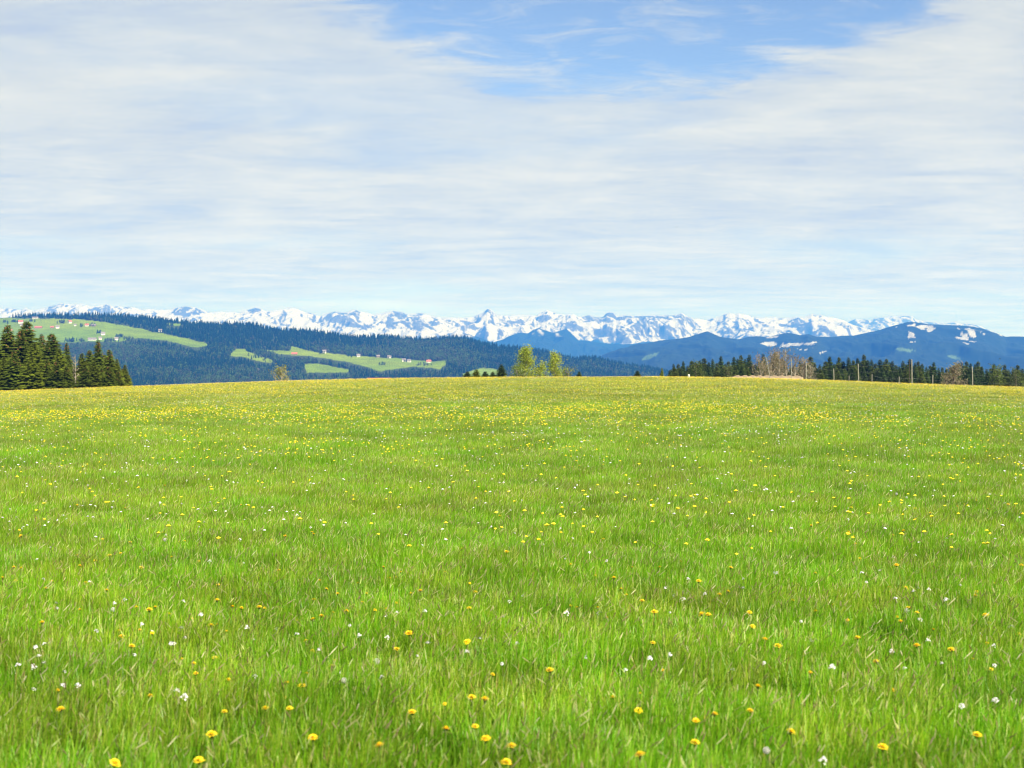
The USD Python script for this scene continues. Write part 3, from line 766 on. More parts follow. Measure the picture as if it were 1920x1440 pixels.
def limbs(seed, H, n, spread, lean=0.0, r0=.16, up=(.55, .95), start=.12):
    g = np.random.default_rng(seed)
    stems = [tube([(0, 0, -1.2), (lean * .3, 0, H * .35), (lean * .8, .05, H * .7), (lean, 0, H * .97)], [r0, r0 * .75, r0 * .4, r0 * .06], 6)]
    tips = [np.array([lean, 0, H * .97])]
    pts = []
    for k in range(n):
        f = start + (0.9 - start) * (k + g.random()) / n
        a = g.random() * 6.28
        b = np.array([lean * f, 0, H * f])
        L = spread * (1.05 - f * .75) * g.uniform(.7, 1.15)
        e = np.array([math.cos(a), math.sin(a), 0])
        zz = g.uniform(*up) * L * 1.3
        mid = b + e * L * .55 + [0, 0, zz * .4]; end = b + e * L + [0, 0, zz]
        end[2] = min(end[2], H * 1.0)
        stems.append(tube([b, mid, end], [r0 * .4 * (1 - f * .6), r0 * .22, .012], 4))
        tips.append(end); pts += [mid, (mid + end) / 2, end]
        for q in range(4):
            u = g.uniform(.3, 1)
            p = b + (mid - b) * min(1, u * 2) if u < .5 else mid + (end - mid) * (u * 2 - 1)
            e2 = p + np.array([g.normal(0, .35), g.normal(0, .35), g.uniform(.2, .8)]) * L * .5
            stems.append(tube([p, (p + e2) / 2 + g.normal(0, .05, 3), e2], [.025, .016, .006], 3))
            pts += [(p + e2) / 2, e2]
    return join(stems), np.array(pts)


def broadleaf(seed, H, n, spread, leaves, size, col, jitter, lean=0.0, **kw):
    stem, pts = limbs(seed, H, n, spread, lean, **kw)
    g = np.random.default_rng(seed + 1)
    c = pts[g.integers(0, len(pts), leaves)] + g.normal(0, jitter, (leaves, 3))
    c = c[c[:, 2] > H * .04]
    m = len(c)
    a = g.normal(size=(m, 3)); a /= np.linalg.norm(a, axis=1, keepdims=True)
    b = np.cross(a, g.normal(size=(m, 3))); b /= np.linalg.norm(b, axis=1, keepdims=True)
    s = size * g.uniform(.6, 1.3, (m, 1))
    v = np.stack([c - a * s, c + b * s * .5, c + a * s, c - b * s * .5], 1).reshape(-1, 3)
    f = np.arange(m * 4).reshape(-1, 4)
    f = np.vstack([f[:, [0, 1, 2]], f[:, [0, 2, 3]]])
    t = np.repeat(np.array(col)[None] * g.uniform(.7, 1.3, (m, 1)) * (1 + g.normal(0, .06, (m, 3))), 4, 0)
    return stem, (v, f), t


def deciduous(name, u, v_top, Y, H, n, spread, leaves, size, col, jitter, label, cat='tree', group=None, bark=None, seed=1, lean=0.0, **kw):
    p = at(u, v_top, float(Y))
    z0 = float(meadow_z(p[0], p[1]))
    H = p[2] - z0 if H is None else H
    stem, lv, t = broadleaf(seed, H, n, spread, leaves, size, col, jitter, lean, **kw)
    th = thing(name, (p[0], p[1], z0), 0, 1.0, label, cat, group)
    obj('trunk', stem, bark or BARK, th.GetPath(), smooth=True)
    if leaves:
        obj('crown', lv, SPRING, th.GetPath(), tint=t)
    return th


YG = (0.36, 0.46, 0.04)
deciduous('birch_tree', 985, 650, 205, None, 46, 1.7, 5200, .11, YG, .34, 'tall bushy tree in fresh yellow green leaf at the middle of the skyline', seed=21, bark=PALE_BARK)
deciduous('birch_tree', 1042, 660, 208, None, 40, 1.35, 3400, .11, (0.37, 0.46, 0.035), .30, 'narrower yellow green tree just right of the tall bushy one', seed=22, bark=PALE_BARK)
deciduous('birch_tree', 1014, 681, 200, None, 20, 1.5, 1300, .12, YG, .28, 'low yellow green tree in the gap between the two taller ones', seed=23, bark=PALE_BARK)
deciduous('birch_tree', 1066, 689, 202, None, 14, 1.2, 700, .11, (0.20, 0.26, 0.05), .28, 'small pale green tree at the right end of the yellow green trio', seed=24, bark=PALE_BARK)
deciduous('birch_tree', 970, 690, 200, None, 18, 1.4, 900, .12, (0.17, 0.25, 0.05), .28, 'low pale green bush under the left side of the tall bushy tree', seed=25, bark=PALE_BARK)
deciduous('young_tree', 528, 689, 165, None, 26, 1.25, 700, .09, (0.36, 0.38, 0.10), .2, 'thin young tree with sparse yellowish leaves left of the centre skyline', seed=26, bark=PALE_BARK)
deciduous('bare_tree', 141, 661, 206, None, 26, 1.3, 120, .07, (0.22, 0.18, 0.14), .3, 'bare grey tree standing among the left spruces', seed=27, bark=PALE_BARK)
for u, v, Yd, k, w, lab in [(940, 682, 200, 1, 2.2, 'small broad dark spruce left of the yellow green trees'), (876, 696, 205, 0, 2.6, 'tiny dark spruce top, farthest left of the low group in the middle'),
                            (893, 692, 203, 2, 2.6, 'small olive spruce between the tiny top and the small broad one'), (910, 696, 205, 0, 2.6, 'low dark spruce touching the small broad spruce on its left'),
                            (924, 696, 200, 1, 2.4, 'squat dark spruce at the foot of the small broad one'), (1086, 696, 190, 0, 2.0, 'lone tiny spruce right of the yellow green trees'),
                            (1195, 694, 190, 1, 2.6, 'lone squat dark spruce to the left of the long tree belt'), (1241, 689, 260, 2, .9, 'lighter green spruce just left of the long tree belt')]:
    stand((NEAR_SPRUCES if k == 2 else BELT_SPRUCES)[k], u, v, Yd, lab, 'small spruces along the middle of the skyline', w)

# the dark belt behind the fence: tops read from left to right, named by what stands next to them
MARKS = [(1255, 'left end of the belt'), (1376, 'brown bare trees'), (1530, 'first leaning fence post'), (1609, 'fence post with moss'), (1709, 'tallest fence post'), (1760, 'pinkish flowering tree'), (1823, 'last tall fence post'), (1920, 'right picture edge')]
SPANS = [(1255, 1372, 'left of the brown bare trees'), (1372, 1535, 'among the brown bare trees'), (1535, 1612, 'just right of the bare trees'),
         (1612, 1712, 'left of the tallest post'), (1712, 1775, 'right of the tallest post'),
         (1775, 1828, 'behind the flowering tree'), (1828, 2000, 'right of the last tall fence post')]
ORD = ['first', 'second', 'third', 'fourth', 'fifth', 'sixth', 'seventh', 'eighth', 'ninth', 'tenth', 'eleventh', 'twelfth', 'thirteenth', 'fourteenth', 'fifteenth', 'sixteenth', 'seventeenth', 'eighteenth', 'nineteenth', 'twentieth']
TOPS = [(1258, 692), (1263, 681), (1272, 681), (1281, 676), (1289, 685), (1297, 675), (1304, 678), (1312, 674), (1320, 670), (1329, 678), (1336, 671), (1344, 679), (1352, 666), (1360, 680), (1366, 676), (1376, 668), (1383, 671), (1389, 664),
        (1397, 672), (1405, 663), (1412, 684), (1423, 676), (1431, 662), (1455, 658), (1468, 672), (1500, 674), (1520, 667), (1527, 680), (1537, 682), (1548, 676), (1556, 667), (1564, 680), (1573, 668), (1581, 676), (1591, 668), (1600, 674), (1608, 670),
        (1613, 678), (1620, 663), (1627, 674), (1634, 672), (1642, 680), (1650, 673), (1658, 676), (1662, 671), (1668, 678), (1673, 675), (1680, 683), (1686, 686), (1693, 675), (1700, 682), (1706, 672), (1716, 678), (1722, 676), (1729, 681), (1737, 686),
        (1744, 684), (1751, 678), (1760, 688), (1767, 687), (1775, 690), (1782, 686), (1789, 684), (1797, 680), (1803, 678), (1812, 676), (1820, 680), (1828, 681), (1834, 676), (1841, 686), (1850, 690), (1857, 689), (1864, 681), (1873, 692),
        (1884, 682), (1891, 692), (1900, 688), (1908, 683), (1917, 690), (1926, 684), (1936, 688), (1946, 682), (1960, 687)]
count = {}
for i, (u, v) in enumerate(TOPS):
    span = next(s for s in SPANS if s[0] <= u < s[1])
    k = count[span] = count.get(span, -1) + 1
    tall = 'tall' if v < 673 else 'medium' if v < 683 else 'short'
    stand(BELT_SPRUCES[(i * 7) % 3], u, v, 330 + random.uniform(-40, 60), f'{tall} dark spruce, {ORD[k]} from left of those {span[2]}', 'spruces in the long dark belt behind the fence', random.uniform(.85, 1.25))
# a second, lower row that closes the belt
count = {}
for i in range(72):
    u = 1257 + i * 9.4 + random.uniform(-3, 3)
    span = next(s for s in SPANS if s[0] <= u < s[1])
    k = count[span] = count.get(span, -1) + 1
    v = interp([(1250, 692), (1400, 684), (1550, 687), (1700, 692), (1800, 696), (1950, 697)], u) + random.uniform(-3, 5)
    stand(BELT_SPRUCES[random.randrange(3)], u, v, 290 + random.uniform(-20, 15), f'low front spruce, {ORD[k]} from left of those {span[2]}', 'low spruces along the front of the belt', random.uniform(1.1, 1.6))

TAN = (0.30, 0.235, 0.13)
BT = 'bare brown trees at the left end of the fence'
for i, (u, v, sp, lv, lean, lab) in enumerate([(1430, 667, 1.6, 500, -.5, 'bare brown tree leaning left at the left end of the brown group'), (1446, 660, 2.0, 900, 0, 'bushy bare brown tree, second of the brown group'),
                                               (1459, 656, 1.9, 900, .2, 'tallest reddish brown bare tree in the middle of the brown group'), (1474, 654, 1.9, 700, 0, 'greyish bare tree with thin branches right of the tallest brown one'),
                                               (1489, 665, 1.4, 500, .2, 'low thin bare tree before the first pale post'), (1506, 672, 1.4, 700, 0, 'reddish brown bush behind the dark double post'), (1519, 680, 1.3, 500, 0, 'small grey brown bush at the right end of the brown group')]):
    deciduous('bare_tree', u, v, 195 + (i * 37) % 14, None, 30, sp, lv, .10, [TAN, TAN, (0.30, 0.235, 0.14), (0.29, 0.26, 0.16), TAN, (0.29, 0.23, 0.13), (0.22, 0.21, 0.14)][i], .3, lab, group=BT, bark=PALE_BARK, seed=60 + i, lean=lean, up=(.8, 1.3))
deciduous('flowering_tree', 1788, 682, 185, None, 34, 2.0, 2300, .10, (0.42, 0.36, 0.23), .25, 'rounded small tree with pinkish tan blossom behind the wire fence', seed=80, up=(.1, .6))
deciduous('young_tree', 1870, 687, 240, None, 22, 1.8, 1500, .14, (0.15, 0.21, 0.04), .35, 'yellow green leafy tree in front of the belt near the right picture edge', seed=81)
deciduous('young_tree', 1305, 679, 240, None, 26, 1.7, 1700, .14, (0.10, 0.15, 0.03), .35, 'olive green leafy tree in front of the left part of the belt', seed=82)
deciduous('young_tree', 1366, 684, 245, None, 20, 1.5, 1100, .13, (0.11, 0.14, 0.04), .35, 'dull green leafy bush in front of the belt left of the brown trees', seed=83)
deciduous('young_tree', 1905, 692, 240, None, 20, 1.5, 1100, .13, (0.11, 0.15, 0.05), .35, 'grey green bush in front of the belt at the right picture edge', seed=84)


# ------------------------------------------------------------------ bare earth bank, house top and marker behind the crest
def bank():
    a, b = at(1366, 705, 128), at(1512, 705.5, 128)
    n = 40
    vs = []
    for k in range(n):
        f = k / (n - 1)
        p = a + (b - a) * f
        h = (p[2] + .10 * math.sin(f * 9) * .4) if 0 < f < 1 else None
        env = min(1, f / .06, (1 - f) / .06)
        zg = [float(meadow_z(p[0], p[1] + dy)) for dy in (-3.2, -1.2, 0, 1.5, 4)]
        zt = p[2] + .06 * math.sin(k * 1.7)
        zs = [zg[0] - .1, zg[1] + (zt - zg[1]) * .8 * env, zg[2] + (zt + .04 - zg[2]) * env, zg[3] + (zt - zg[3]) * .9 * env, zg[4] - .1]
        vs += [(p[0], p[1] + dy, z_) for dy, z_ in zip((-3.2, -1.2, 0, 1.5, 4), zs)]
    return np.array(vs), grid_faces(n, 5)[:, ::-1]


tag(obj('earth_bank', bank(), BARE, smooth=True), 'low bank of bare tan earth in front of the brown bare trees', 'bank', kind='structure')


def small_roof(u, v, Y, w, label):
    p = at(u, v, float(Y))
    z0 = float(meadow_z(p[0], p[1]))
    h = p[2] - z0
    t = thing('garden_shed', (p[0], p[1], z0), .1, 1, label, 'shed')
    b = trimesh.creation.box(bounds=[[-w / 2, -1.5, -.5], [w / 2, 1.5, h - .7]])
    obj('wall', b, WALLB, t.GetPath())
    r = np.array([[-w / 2 - .3, -1.9, h - .85], [w / 2 + .3, -1.9, h - .85], [w / 2 + .3, 0, h], [-w / 2 - .3, 0, h], [-w / 2 - .3, 1.9, h - .85], [w / 2 + .3, 1.9, h - .85]])
    obj('roof', (r, np.array([[0, 1, 2], [0, 2, 3], [3, 2, 5], [3, 5, 4], [0, 3, 4], [1, 5, 2], [0, 4, 5], [0, 5, 1]])), ROOFR, t.GetPath())


small_roof(711, 708.5, 190, 2.6, 'top of a small dark shed with a reddish roof peeping over the crest')

# ------------------------------------------------------------------ wire fence
def post_mesh(h, r, lean=(0, 0), sides=8):
    v, f = tube([(0, 0, -.4), (lean[0] * .5, lean[1] * .5, h * .5), (lean[0], lean[1], h - .02), (lean[0], lean[1], h)], [r, r * .95, r * .9, r * .55], sides)
    return v, f


def fence(name, posts, Y, label, cat, wires):
    first = at(posts[0][0], 700, float(Y(posts[0][0])))
    z0 = float(meadow_z(first[0], first[1]))
    th = thing(name, (first[0], first[1], z0), 0, 1, label, cat)
    o = np.array([first[0], first[1], z0])
    tops = []
    for u, v, r, mat, lean, lab in posts:
        yy = float(Y(u))
        p = at(u, v, yy)
        zz = float(meadow_z(p[0], yy))
        vv, ff = post_mesh(p[2] - zz, r * .72, (lean, 0))
        vv = vv + np.array([p[0] - lean, yy, zz]) - o
        q = obj('post', (vv, ff), mat, th.GetPath(), smooth=30)
        if lab:
            q.SetCustomDataByKey('label', lab)
        tops.append((np.array([p[0] - lean, yy + r + .01, zz]) - o, p[2] - zz))
    for frac in wires:
        hh = min(t[1] for t in tops)
        pts = []
        for (a, ha), (b, hb_) in zip(tops[:-1], tops[1:]):
            for s in np.linspace(0, 1, 8)[:-1]:
                m = a + (b - a) * s
                pts.append(m + [0, 0, (ha * (1 - s) + hb_ * s) * frac - .08 * 4 * s * (1 - s)])
        pts.append(tops[-1][0] + [0, 0, tops[-1][1] * frac])
        obj('wire', tube(pts, [.0025] * len(pts), 4), WIRE, th.GetPath())
    return th


FY = lambda u: 124 - (u - 1480) * .030
fence('wire_fence', [(1437, 671, .045, POSTWOOD, -.42, 'thin post leaning to the left'), (1484, 672, .05, POSTWOOD, 0, 'tall pale thin post'), (1512, 680, .055, POSTWOOD, .03, None), (1563, 691, .05, POSTWOOD, -.05, 'shorter pale post'),
                     (1609, 682, .06, POSTWOOD, -.06, None), (1709.5, 674, .06, POSTWOOD, -.04, 'tallest pale post'), (1823, 687, .055, POSTWOOD, -.05, None), (1945, 690, .055, POSTWOOD, 0, None)], FY,
      'wire fence on tall uneven pale posts beyond the right crest of the meadow', 'fence', [.32, .62, .88])
fence('pasture_fence', [(1592, 704, .03, POSTWOOD, 0, None), (1635, 701, .04, POSTWOOD, 0, None), (1686, 706, .04, POSTWOOD, .01, None), (1749, 703, .045, POSTWOOD, 0, None)], lambda u: 117 - (u - 1480) * .02,
      'low fence of short thin pale stakes in front of the tall wire fence', 'fence', [.85])
p = at(1508, 681, 121.0)
zz = float(meadow_z(p[0], p[1]))
t = thing('dark_post', (p[0], p[1], zz), 0, 1, 'dark brown wooden post touching the pale post near the bare trees', 'post')
obj('pole', post_mesh(p[2] - zz, .07), DARKWOOD, t.GetPath(), smooth=30)
p = at(1707, 675, 122.0)
zz = float(meadow_z(p[0], p[1]))
t = thing('dark_post', (p[0] - .07, p[1], zz), 0, 1, 'dark slim post standing tight against the tallest pale fence post', 'post')
obj('pole', post_mesh(p[2] - zz, .04), DARKWOOD, t.GetPath(), smooth=30)
p = at(1291.5, 702.5, 118.0)
zz = float(meadow_z(p[0], p[1]))
t = thing('marker_stake', (p[0], p[1], zz), 0, 1, 'small white topped marker stake on the crest before the belt', 'stake')
obj('pole', post_mesh(p[2] - zz - .12, .03), DARKWOOD, t.GetPath(), smooth=30)
cap = trimesh.creation.capsule(.12, .09); cap.apply_translation([0, 0, p[2] - zz - .12])
obj('cap', cap, WALLW, t.GetPath(), smooth=30)


# ------------------------------------------------------------------ bird
def bird():
    s = np.linspace(0, 1, 9)
    prof = np.array([.004, .028, .045, .055, .056, .048, .034, .022, .014])
    body = tube(np.c_[.42 * (s - .45), 0 * s, .02 * np.sin(s * 3)], prof, 8)
    wings = []
    for sg in (-1, 1):
        top = np.array([[-.10, .03, .02], [.06, .03, .02], [.07, .25, .09], [-.07, .25, .09], [.0, .48, .06], [-.10, .48, .055]])
        top[:, 1] *= sg
        bot = top - [0, 0, .008]
        v = np.vstack([top, bot])
        f = [[0, 1, 2], [0, 2, 3], [3, 2, 4], [3, 4, 5], [6, 8, 7], [6, 9, 8], [9, 10, 8], [9, 11, 10]]
        for a, b in ((0, 1), (1, 2), (2, 4), (4, 5), (5, 3), (3, 0)):
            f += [[a, b, b + 6], [a, b + 6, a + 6]]
        wings.append((v, np.array(f)))
    tail = (np.array([[-.16, -.01, 0], [-.16, .01, 0], [-.30, .06, 0], [-.30, -.06, 0], [-.16, 0, .012], [-.30, 0, .008]]), np.array([[0, 1, 2], [0, 2, 3], [0, 4, 1], [1, 4, 5], [1, 5, 2], [0, 3, 5], [0, 5, 4], [2, 5, 3]]))
    return join([body, tail] + wings)


t = thing('flying_bird', at(1269, 426, 420.0), .7, 1.2, 'tiny dark bird in flight high in the pale cloud', 'bird')
obj('body', bird(), DARKWOOD, t.GetPath(), smooth=40)


# ------------------------------------------------------------------ meadow grass
def blades(seed, size, n, h, w, seg, stalks, colors):
    """A patch of grass: curved tapering blades, and seed stalks."""
    g = np.random.default_rng(seed)
    V_, F_, T_, base = [], [], [], 0
    x, y = g.uniform(-size, size, n), g.uniform(-size, size, n)
    hh = h * g.uniform(.55, 1.2, n)
    a, lean, bend = g.random(n) * 6.283, g.normal(0, .16, n), g.uniform(.0, .42, n) ** 1.2
    ww = w * g.uniform(.6, 1.25, n)
    s = np.linspace(0, 1, seg + 1)
    d = np.stack([np.cos(a), np.sin(a)], 1)
    off = (lean[:, None] * s + bend[:, None] * s ** 2.2) * hh[:, None]
    px = x[:, None] + d[:, :1] * off + .10 * hh[:, None] * s          # the breeze leans the meadow a little to the right
    py = y[:, None] + d[:, 1:] * off
    pz = hh[:, None] * (s - .28 * bend[:, None] * s ** 3)
    tw = a + np.pi / 2 + g.normal(0, .5, n)
    width = ww[:, None] * (1 - s ** 1.7) * .5 * np.minimum(1, .55 + s * 2) + .0004
    ox, oy = np.cos(tw)[:, None] * width, np.sin(tw)[:, None] * width
    v = np.stack([np.stack([px - ox, py - oy, pz], -1), np.stack([px + ox, py + oy, pz], -1)], 2).reshape(n, -1, 3)
    m = v.shape[1]
    q = np.array([[2 * k, 2 * k + 1, 2 * k + 3, 2 * k + 2] for k in range(seg)])
    f = (q[None] + (np.arange(n) * m)[:, None, None]).reshape(-1, 4)
    f = np.vstack([f[:, [0, 1, 2]], f[:, [0, 2, 3]]])
    ci = g.choice(len(colors), n, p=[c[1] for c in colors])
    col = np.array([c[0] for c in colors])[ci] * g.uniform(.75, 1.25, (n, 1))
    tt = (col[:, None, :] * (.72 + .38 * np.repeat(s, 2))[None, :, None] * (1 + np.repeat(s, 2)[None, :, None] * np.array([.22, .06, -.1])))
    V_.append(v.reshape(-1, 3)); F_.append(f); T_.append(tt.reshape(-1, 3)); base = n * m
    for k in range(stalks):
        H = h * g.uniform(.9, 1.3)
        x0, y0 = g.uniform(-size, size, 2)
        dx, dy = g.normal(.03, .05), g.normal(0, .05)
        p = np.array([[x0, y0, 0], [x0 + dx * .3 * 1, y0 + dy * .3, H * .5], [x0 + dx, y0 + dy, H * .86]])
        vv, ff = tube(p, [.0011, .0010, .0008], 3)
        V_.append(vv); F_.append(ff + base); base += len(vv)
        T_.append(np.tile(np.array([0.17, 0.22, 0.06]), (len(vv), 1)))
        tip = p[2] + np.array([dx * .3, dy * .3, H * .115])
        hl = g.uniform(.8, 1.2)
        r = g.choice([.0014, .0020, .0028])
        vv, ff = tube(np.array([p[2], p[2] + (tip - p[2]) * .35 * hl, p[2] + (tip - p[2]) * .75 * hl, p[2] + (tip - p[2]) * hl]), [.0012, r, r * .8, .0006], 5)
        V_.append(vv); F_.append(ff + base); base += len(vv)
        hc = np.array([(0.42, 0.38, 0.20), (0.48, 0.48, 0.20), (0.40, 0.50, 0.14), (0.30, 0.22, 0.14), (0.60, 0.58, 0.36), (0.55, 0.60, 0.30), (0.62, 0.56, 0.42)][g.integers(0, 7)])
        T_.append(np.tile(hc * g.uniform(.8, 1.2), (len(vv), 1)))
    return (np.vstack(V_), np.vstack(F_)), np.vstack(T_)


LUSH = [((0.116, 0.4, 0.011), 0.38), ((0.175, 0.441, 0.019), 0.34), ((0.243, 0.461, 0.043), 0.17), ((0.447, 0.574, 0.224), 0.09), ((0.369, 0.328, 0.122), 0.02)]
DRYER = [((0.149, 0.412, 0.016), 0.3), ((0.214, 0.453, 0.029), 0.35), ((0.307, 0.485, 0.058), 0.22), ((0.465, 0.571, 0.213), 0.1), ((0.353, 0.317, 0.126), 0.03)]
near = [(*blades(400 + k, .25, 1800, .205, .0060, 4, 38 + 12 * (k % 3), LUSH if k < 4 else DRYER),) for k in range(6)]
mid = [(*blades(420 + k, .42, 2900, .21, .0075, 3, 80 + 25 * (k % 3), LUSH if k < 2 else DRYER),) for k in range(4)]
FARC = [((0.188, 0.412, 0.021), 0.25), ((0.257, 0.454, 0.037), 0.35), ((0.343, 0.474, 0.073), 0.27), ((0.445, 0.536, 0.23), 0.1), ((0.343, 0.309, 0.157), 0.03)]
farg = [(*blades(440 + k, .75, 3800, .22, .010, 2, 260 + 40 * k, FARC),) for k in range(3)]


def lay(y0, y1, step, k, margin, seed):
    g = np.random.default_rng(seed)
    pts = []
    yv = y0
    while yv < y1:
        half = yv * 960 / FPX * 1.06 + margin
        xs = np.arange(-half, half, step)
        pts.append(np.stack([xs + g.uniform(-.25, .25, len(xs)) * step, yv + g.uniform(-.25, .25, len(xs)) * step], 1))
        yv += step
    p = np.vstack(pts)
    z = meadow_z(p[:, 0], p[:, 1])
    hv = .88 + .24 * nz(p[:, 0], p[:, 1], 1.6, seed, 3)
    s = np.stack([np.ones(len(p)), np.ones(len(p)), hv * g.uniform(.88, 1.12, len(p))], 1)
    dry = nz(p[:, 0], p[:, 1], 5.0, 50, 3) + (p[:, 1] - 14) * .006 + g.normal(0, .2, len(p))
    return np.c_[p, z - .005], s, dry, g


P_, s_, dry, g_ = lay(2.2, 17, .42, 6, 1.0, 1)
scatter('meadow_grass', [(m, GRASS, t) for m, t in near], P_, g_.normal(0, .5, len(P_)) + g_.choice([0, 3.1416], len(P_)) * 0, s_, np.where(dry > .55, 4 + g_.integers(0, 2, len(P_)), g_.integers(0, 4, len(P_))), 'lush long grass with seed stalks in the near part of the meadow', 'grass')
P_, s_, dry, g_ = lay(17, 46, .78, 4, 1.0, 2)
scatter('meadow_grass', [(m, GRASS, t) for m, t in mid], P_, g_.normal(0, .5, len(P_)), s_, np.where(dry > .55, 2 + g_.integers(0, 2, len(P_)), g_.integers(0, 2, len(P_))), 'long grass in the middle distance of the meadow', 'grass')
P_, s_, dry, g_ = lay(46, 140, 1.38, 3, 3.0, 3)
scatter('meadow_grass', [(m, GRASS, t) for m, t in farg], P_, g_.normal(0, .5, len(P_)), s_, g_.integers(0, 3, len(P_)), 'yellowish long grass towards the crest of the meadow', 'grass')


# ------------------------------------------------------------------ flowers
def dandelion_mesh(seed, r=.021):
    g = np.random.default_rng(seed)
    V_, F_, n = [], [], 0
    for ring, (m, el, L) in enumerate([(20, .12, 1.0), (18, .45, .86), (14, .85, .66), (9, 1.2, .5)]):
        for k in range(m):
            a = (k + g.uniform(-.3, .3)) * 6.283 / m + ring
            e = el + g.normal(0, .08)
            d = np.array([math.cos(a) * math.cos(e), math.sin(a) * math.cos(e), math.sin(e) * .8])
            s = np.array([-math.sin(a), math.cos(a), 0])
            ln, w = r * L * g.uniform(.9, 1.1), r * .14
            b = np.array([0, 0, .001 + .0015 * ring])
            V_.append([b, b + d * ln * .7 - s * w, b + d * ln, b + d * ln * .7 + s * w])
            F_.append([[n, n + 1, n + 2], [n, n + 2, n + 3]]); n += 4
    return np.vstack(V_), np.vstack(F_)


def calyx_mesh(r=.007):
    return tube([(0, 0, -.012), (0, 0, -.008), (0, 0, .001), (0, 0, .003)], [.002, r * .8, r, r * .6], 8)


def cuckoo_mesh(seed):
    """A loose domed head of four petalled florets."""
    g = np.random.default_rng(seed)
    V_, F_, n = [], [], 0
    for k in range(16):
        a, rr = g.random() * 6.283, .022 * math.sqrt(g.random())
        c = np.array([rr * math.cos(a), rr * math.sin(a), .018 * (1 - (rr / .022) ** 2) + g.normal(0, .004)])
        nrm = np.array([c[0] * 18, c[1] * 18, .55]); nrm /= np.linalg.norm(nrm)
        u = np.cross(nrm, [.3, .9, .1]); u /= np.linalg.norm(u); w = np.cross(nrm, u)
        for q in range(4):
            b = q * 1.571 + g.random() * .3
            d, s = u * math.cos(b) + w * math.sin(b), -u * math.sin(b) + w * math.cos(b)
            V_.append([c, c + d * .006 - s * .004 + nrm * .001, c + d * .0095, c + d * .006 + s * .004 + nrm * .001])
            F_.append([[n, n + 1, n + 2], [n, n + 2, n + 3]]); n += 4
    return np.vstack(V_), np.vstack(F_)


def clock_mesh(seed, r=.021):
    """A dandelion clock: rays ending in small tufts round a core."""
    g = np.random.default_rng(seed)
    core = trimesh.creation.icosphere(1, r * .72)
    parts = [(core.vertices, core.faces)]
    i = np.arange(90)
    ph, th = np.arccos(1 - 2 * (i + .5) / 90), i * 2.39996
    for p_, t_ in zip(ph, th):
        d = np.array([math.sin(p_) * math.cos(t_), math.sin(p_) * math.sin(t_), math.cos(p_)])
        u = np.cross(d, [.2, .3, .9]); u /= np.linalg.norm(u); w = np.cross(d, u)
        q = [d * r * .7] + [d * r * g.uniform(.93, 1.06) + (u * math.cos(b) + w * math.sin(b)) * r * .22 for b in (0, 2.1, 4.2)]
        parts.append((np.array(q), np.array([[0, 1, 2], [0, 2, 3], [0, 3, 1]])))
    return join(parts)


def flower_kind(name, head_name, head, mat, h, seed, calyx=True, lean=.03):
    k = kind_of(name)
    g = np.random.default_rng(seed)
    l1, l2 = g.normal(0, lean), g.normal(0, lean)
    obj('stem', tube([(-l1, -l2, -h), (-l1 * .4, -l2 * .4, -h * .5), (0, 0, -.004)], [.0026, .0023, .0020], 5), STEM, k.GetPath(), smooth=True)
    tilt = trimesh.transformations.rotation_matrix(g.uniform(.05, .5), [math.cos(seed * 1.7), math.sin(seed * 1.7), 0])
    mv = trimesh.transform_points(np.asarray(head[0], float), tilt)
    obj(head_name, (mv, head[1]), mat, k.GetPath())
    if calyx:
        cv, cf = calyx_mesh()
        obj('calyx', (trimesh.transform_points(cv, tilt), cf), STEM, k.GetPath(), smooth=True)
    return k


DANDELIONS = [flower_kind('dandelion_kind', 'flower_head', dandelion_mesh(500 + k, .0205), YELLOW if k % 3 else GOLD, .34, 510 + k) for k in range(6)]
SMALLD = [flower_kind('dandelion_kind', 'flower_head', dandelion_mesh(520 + k, .014), GOLD if k else YELLOW, .34, 530 + k) for k in range(3)]
CUCKOO = [flower_kind('cuckoo_kind', 'flower_cluster', cuckoo_mesh(540 + k), WHITE, .36, 550 + k, False) for k in range(4)]
CLOCKS = [flower_kind('clock_kind', 'seed_ball', clock_mesh(560 + k), FLUFF, .36, 570 + k, True) for k in range(2)]


def head_at(u, v, h):
    """Where the ray through (u, v) meets the height h above the meadow."""
    Yd = 5.0
    for _ in range(40):
        p = at(u, v, Yd)
        rx, rz = ray(u, v)
        zt = float(meadow_z(rx * Yd, Yd)) + h
        Yd = np.clip((zt - EYE) / min(rz, -1e-4), 2.5, 130)
    return at(u, v, float(Yd)), float(Yd)


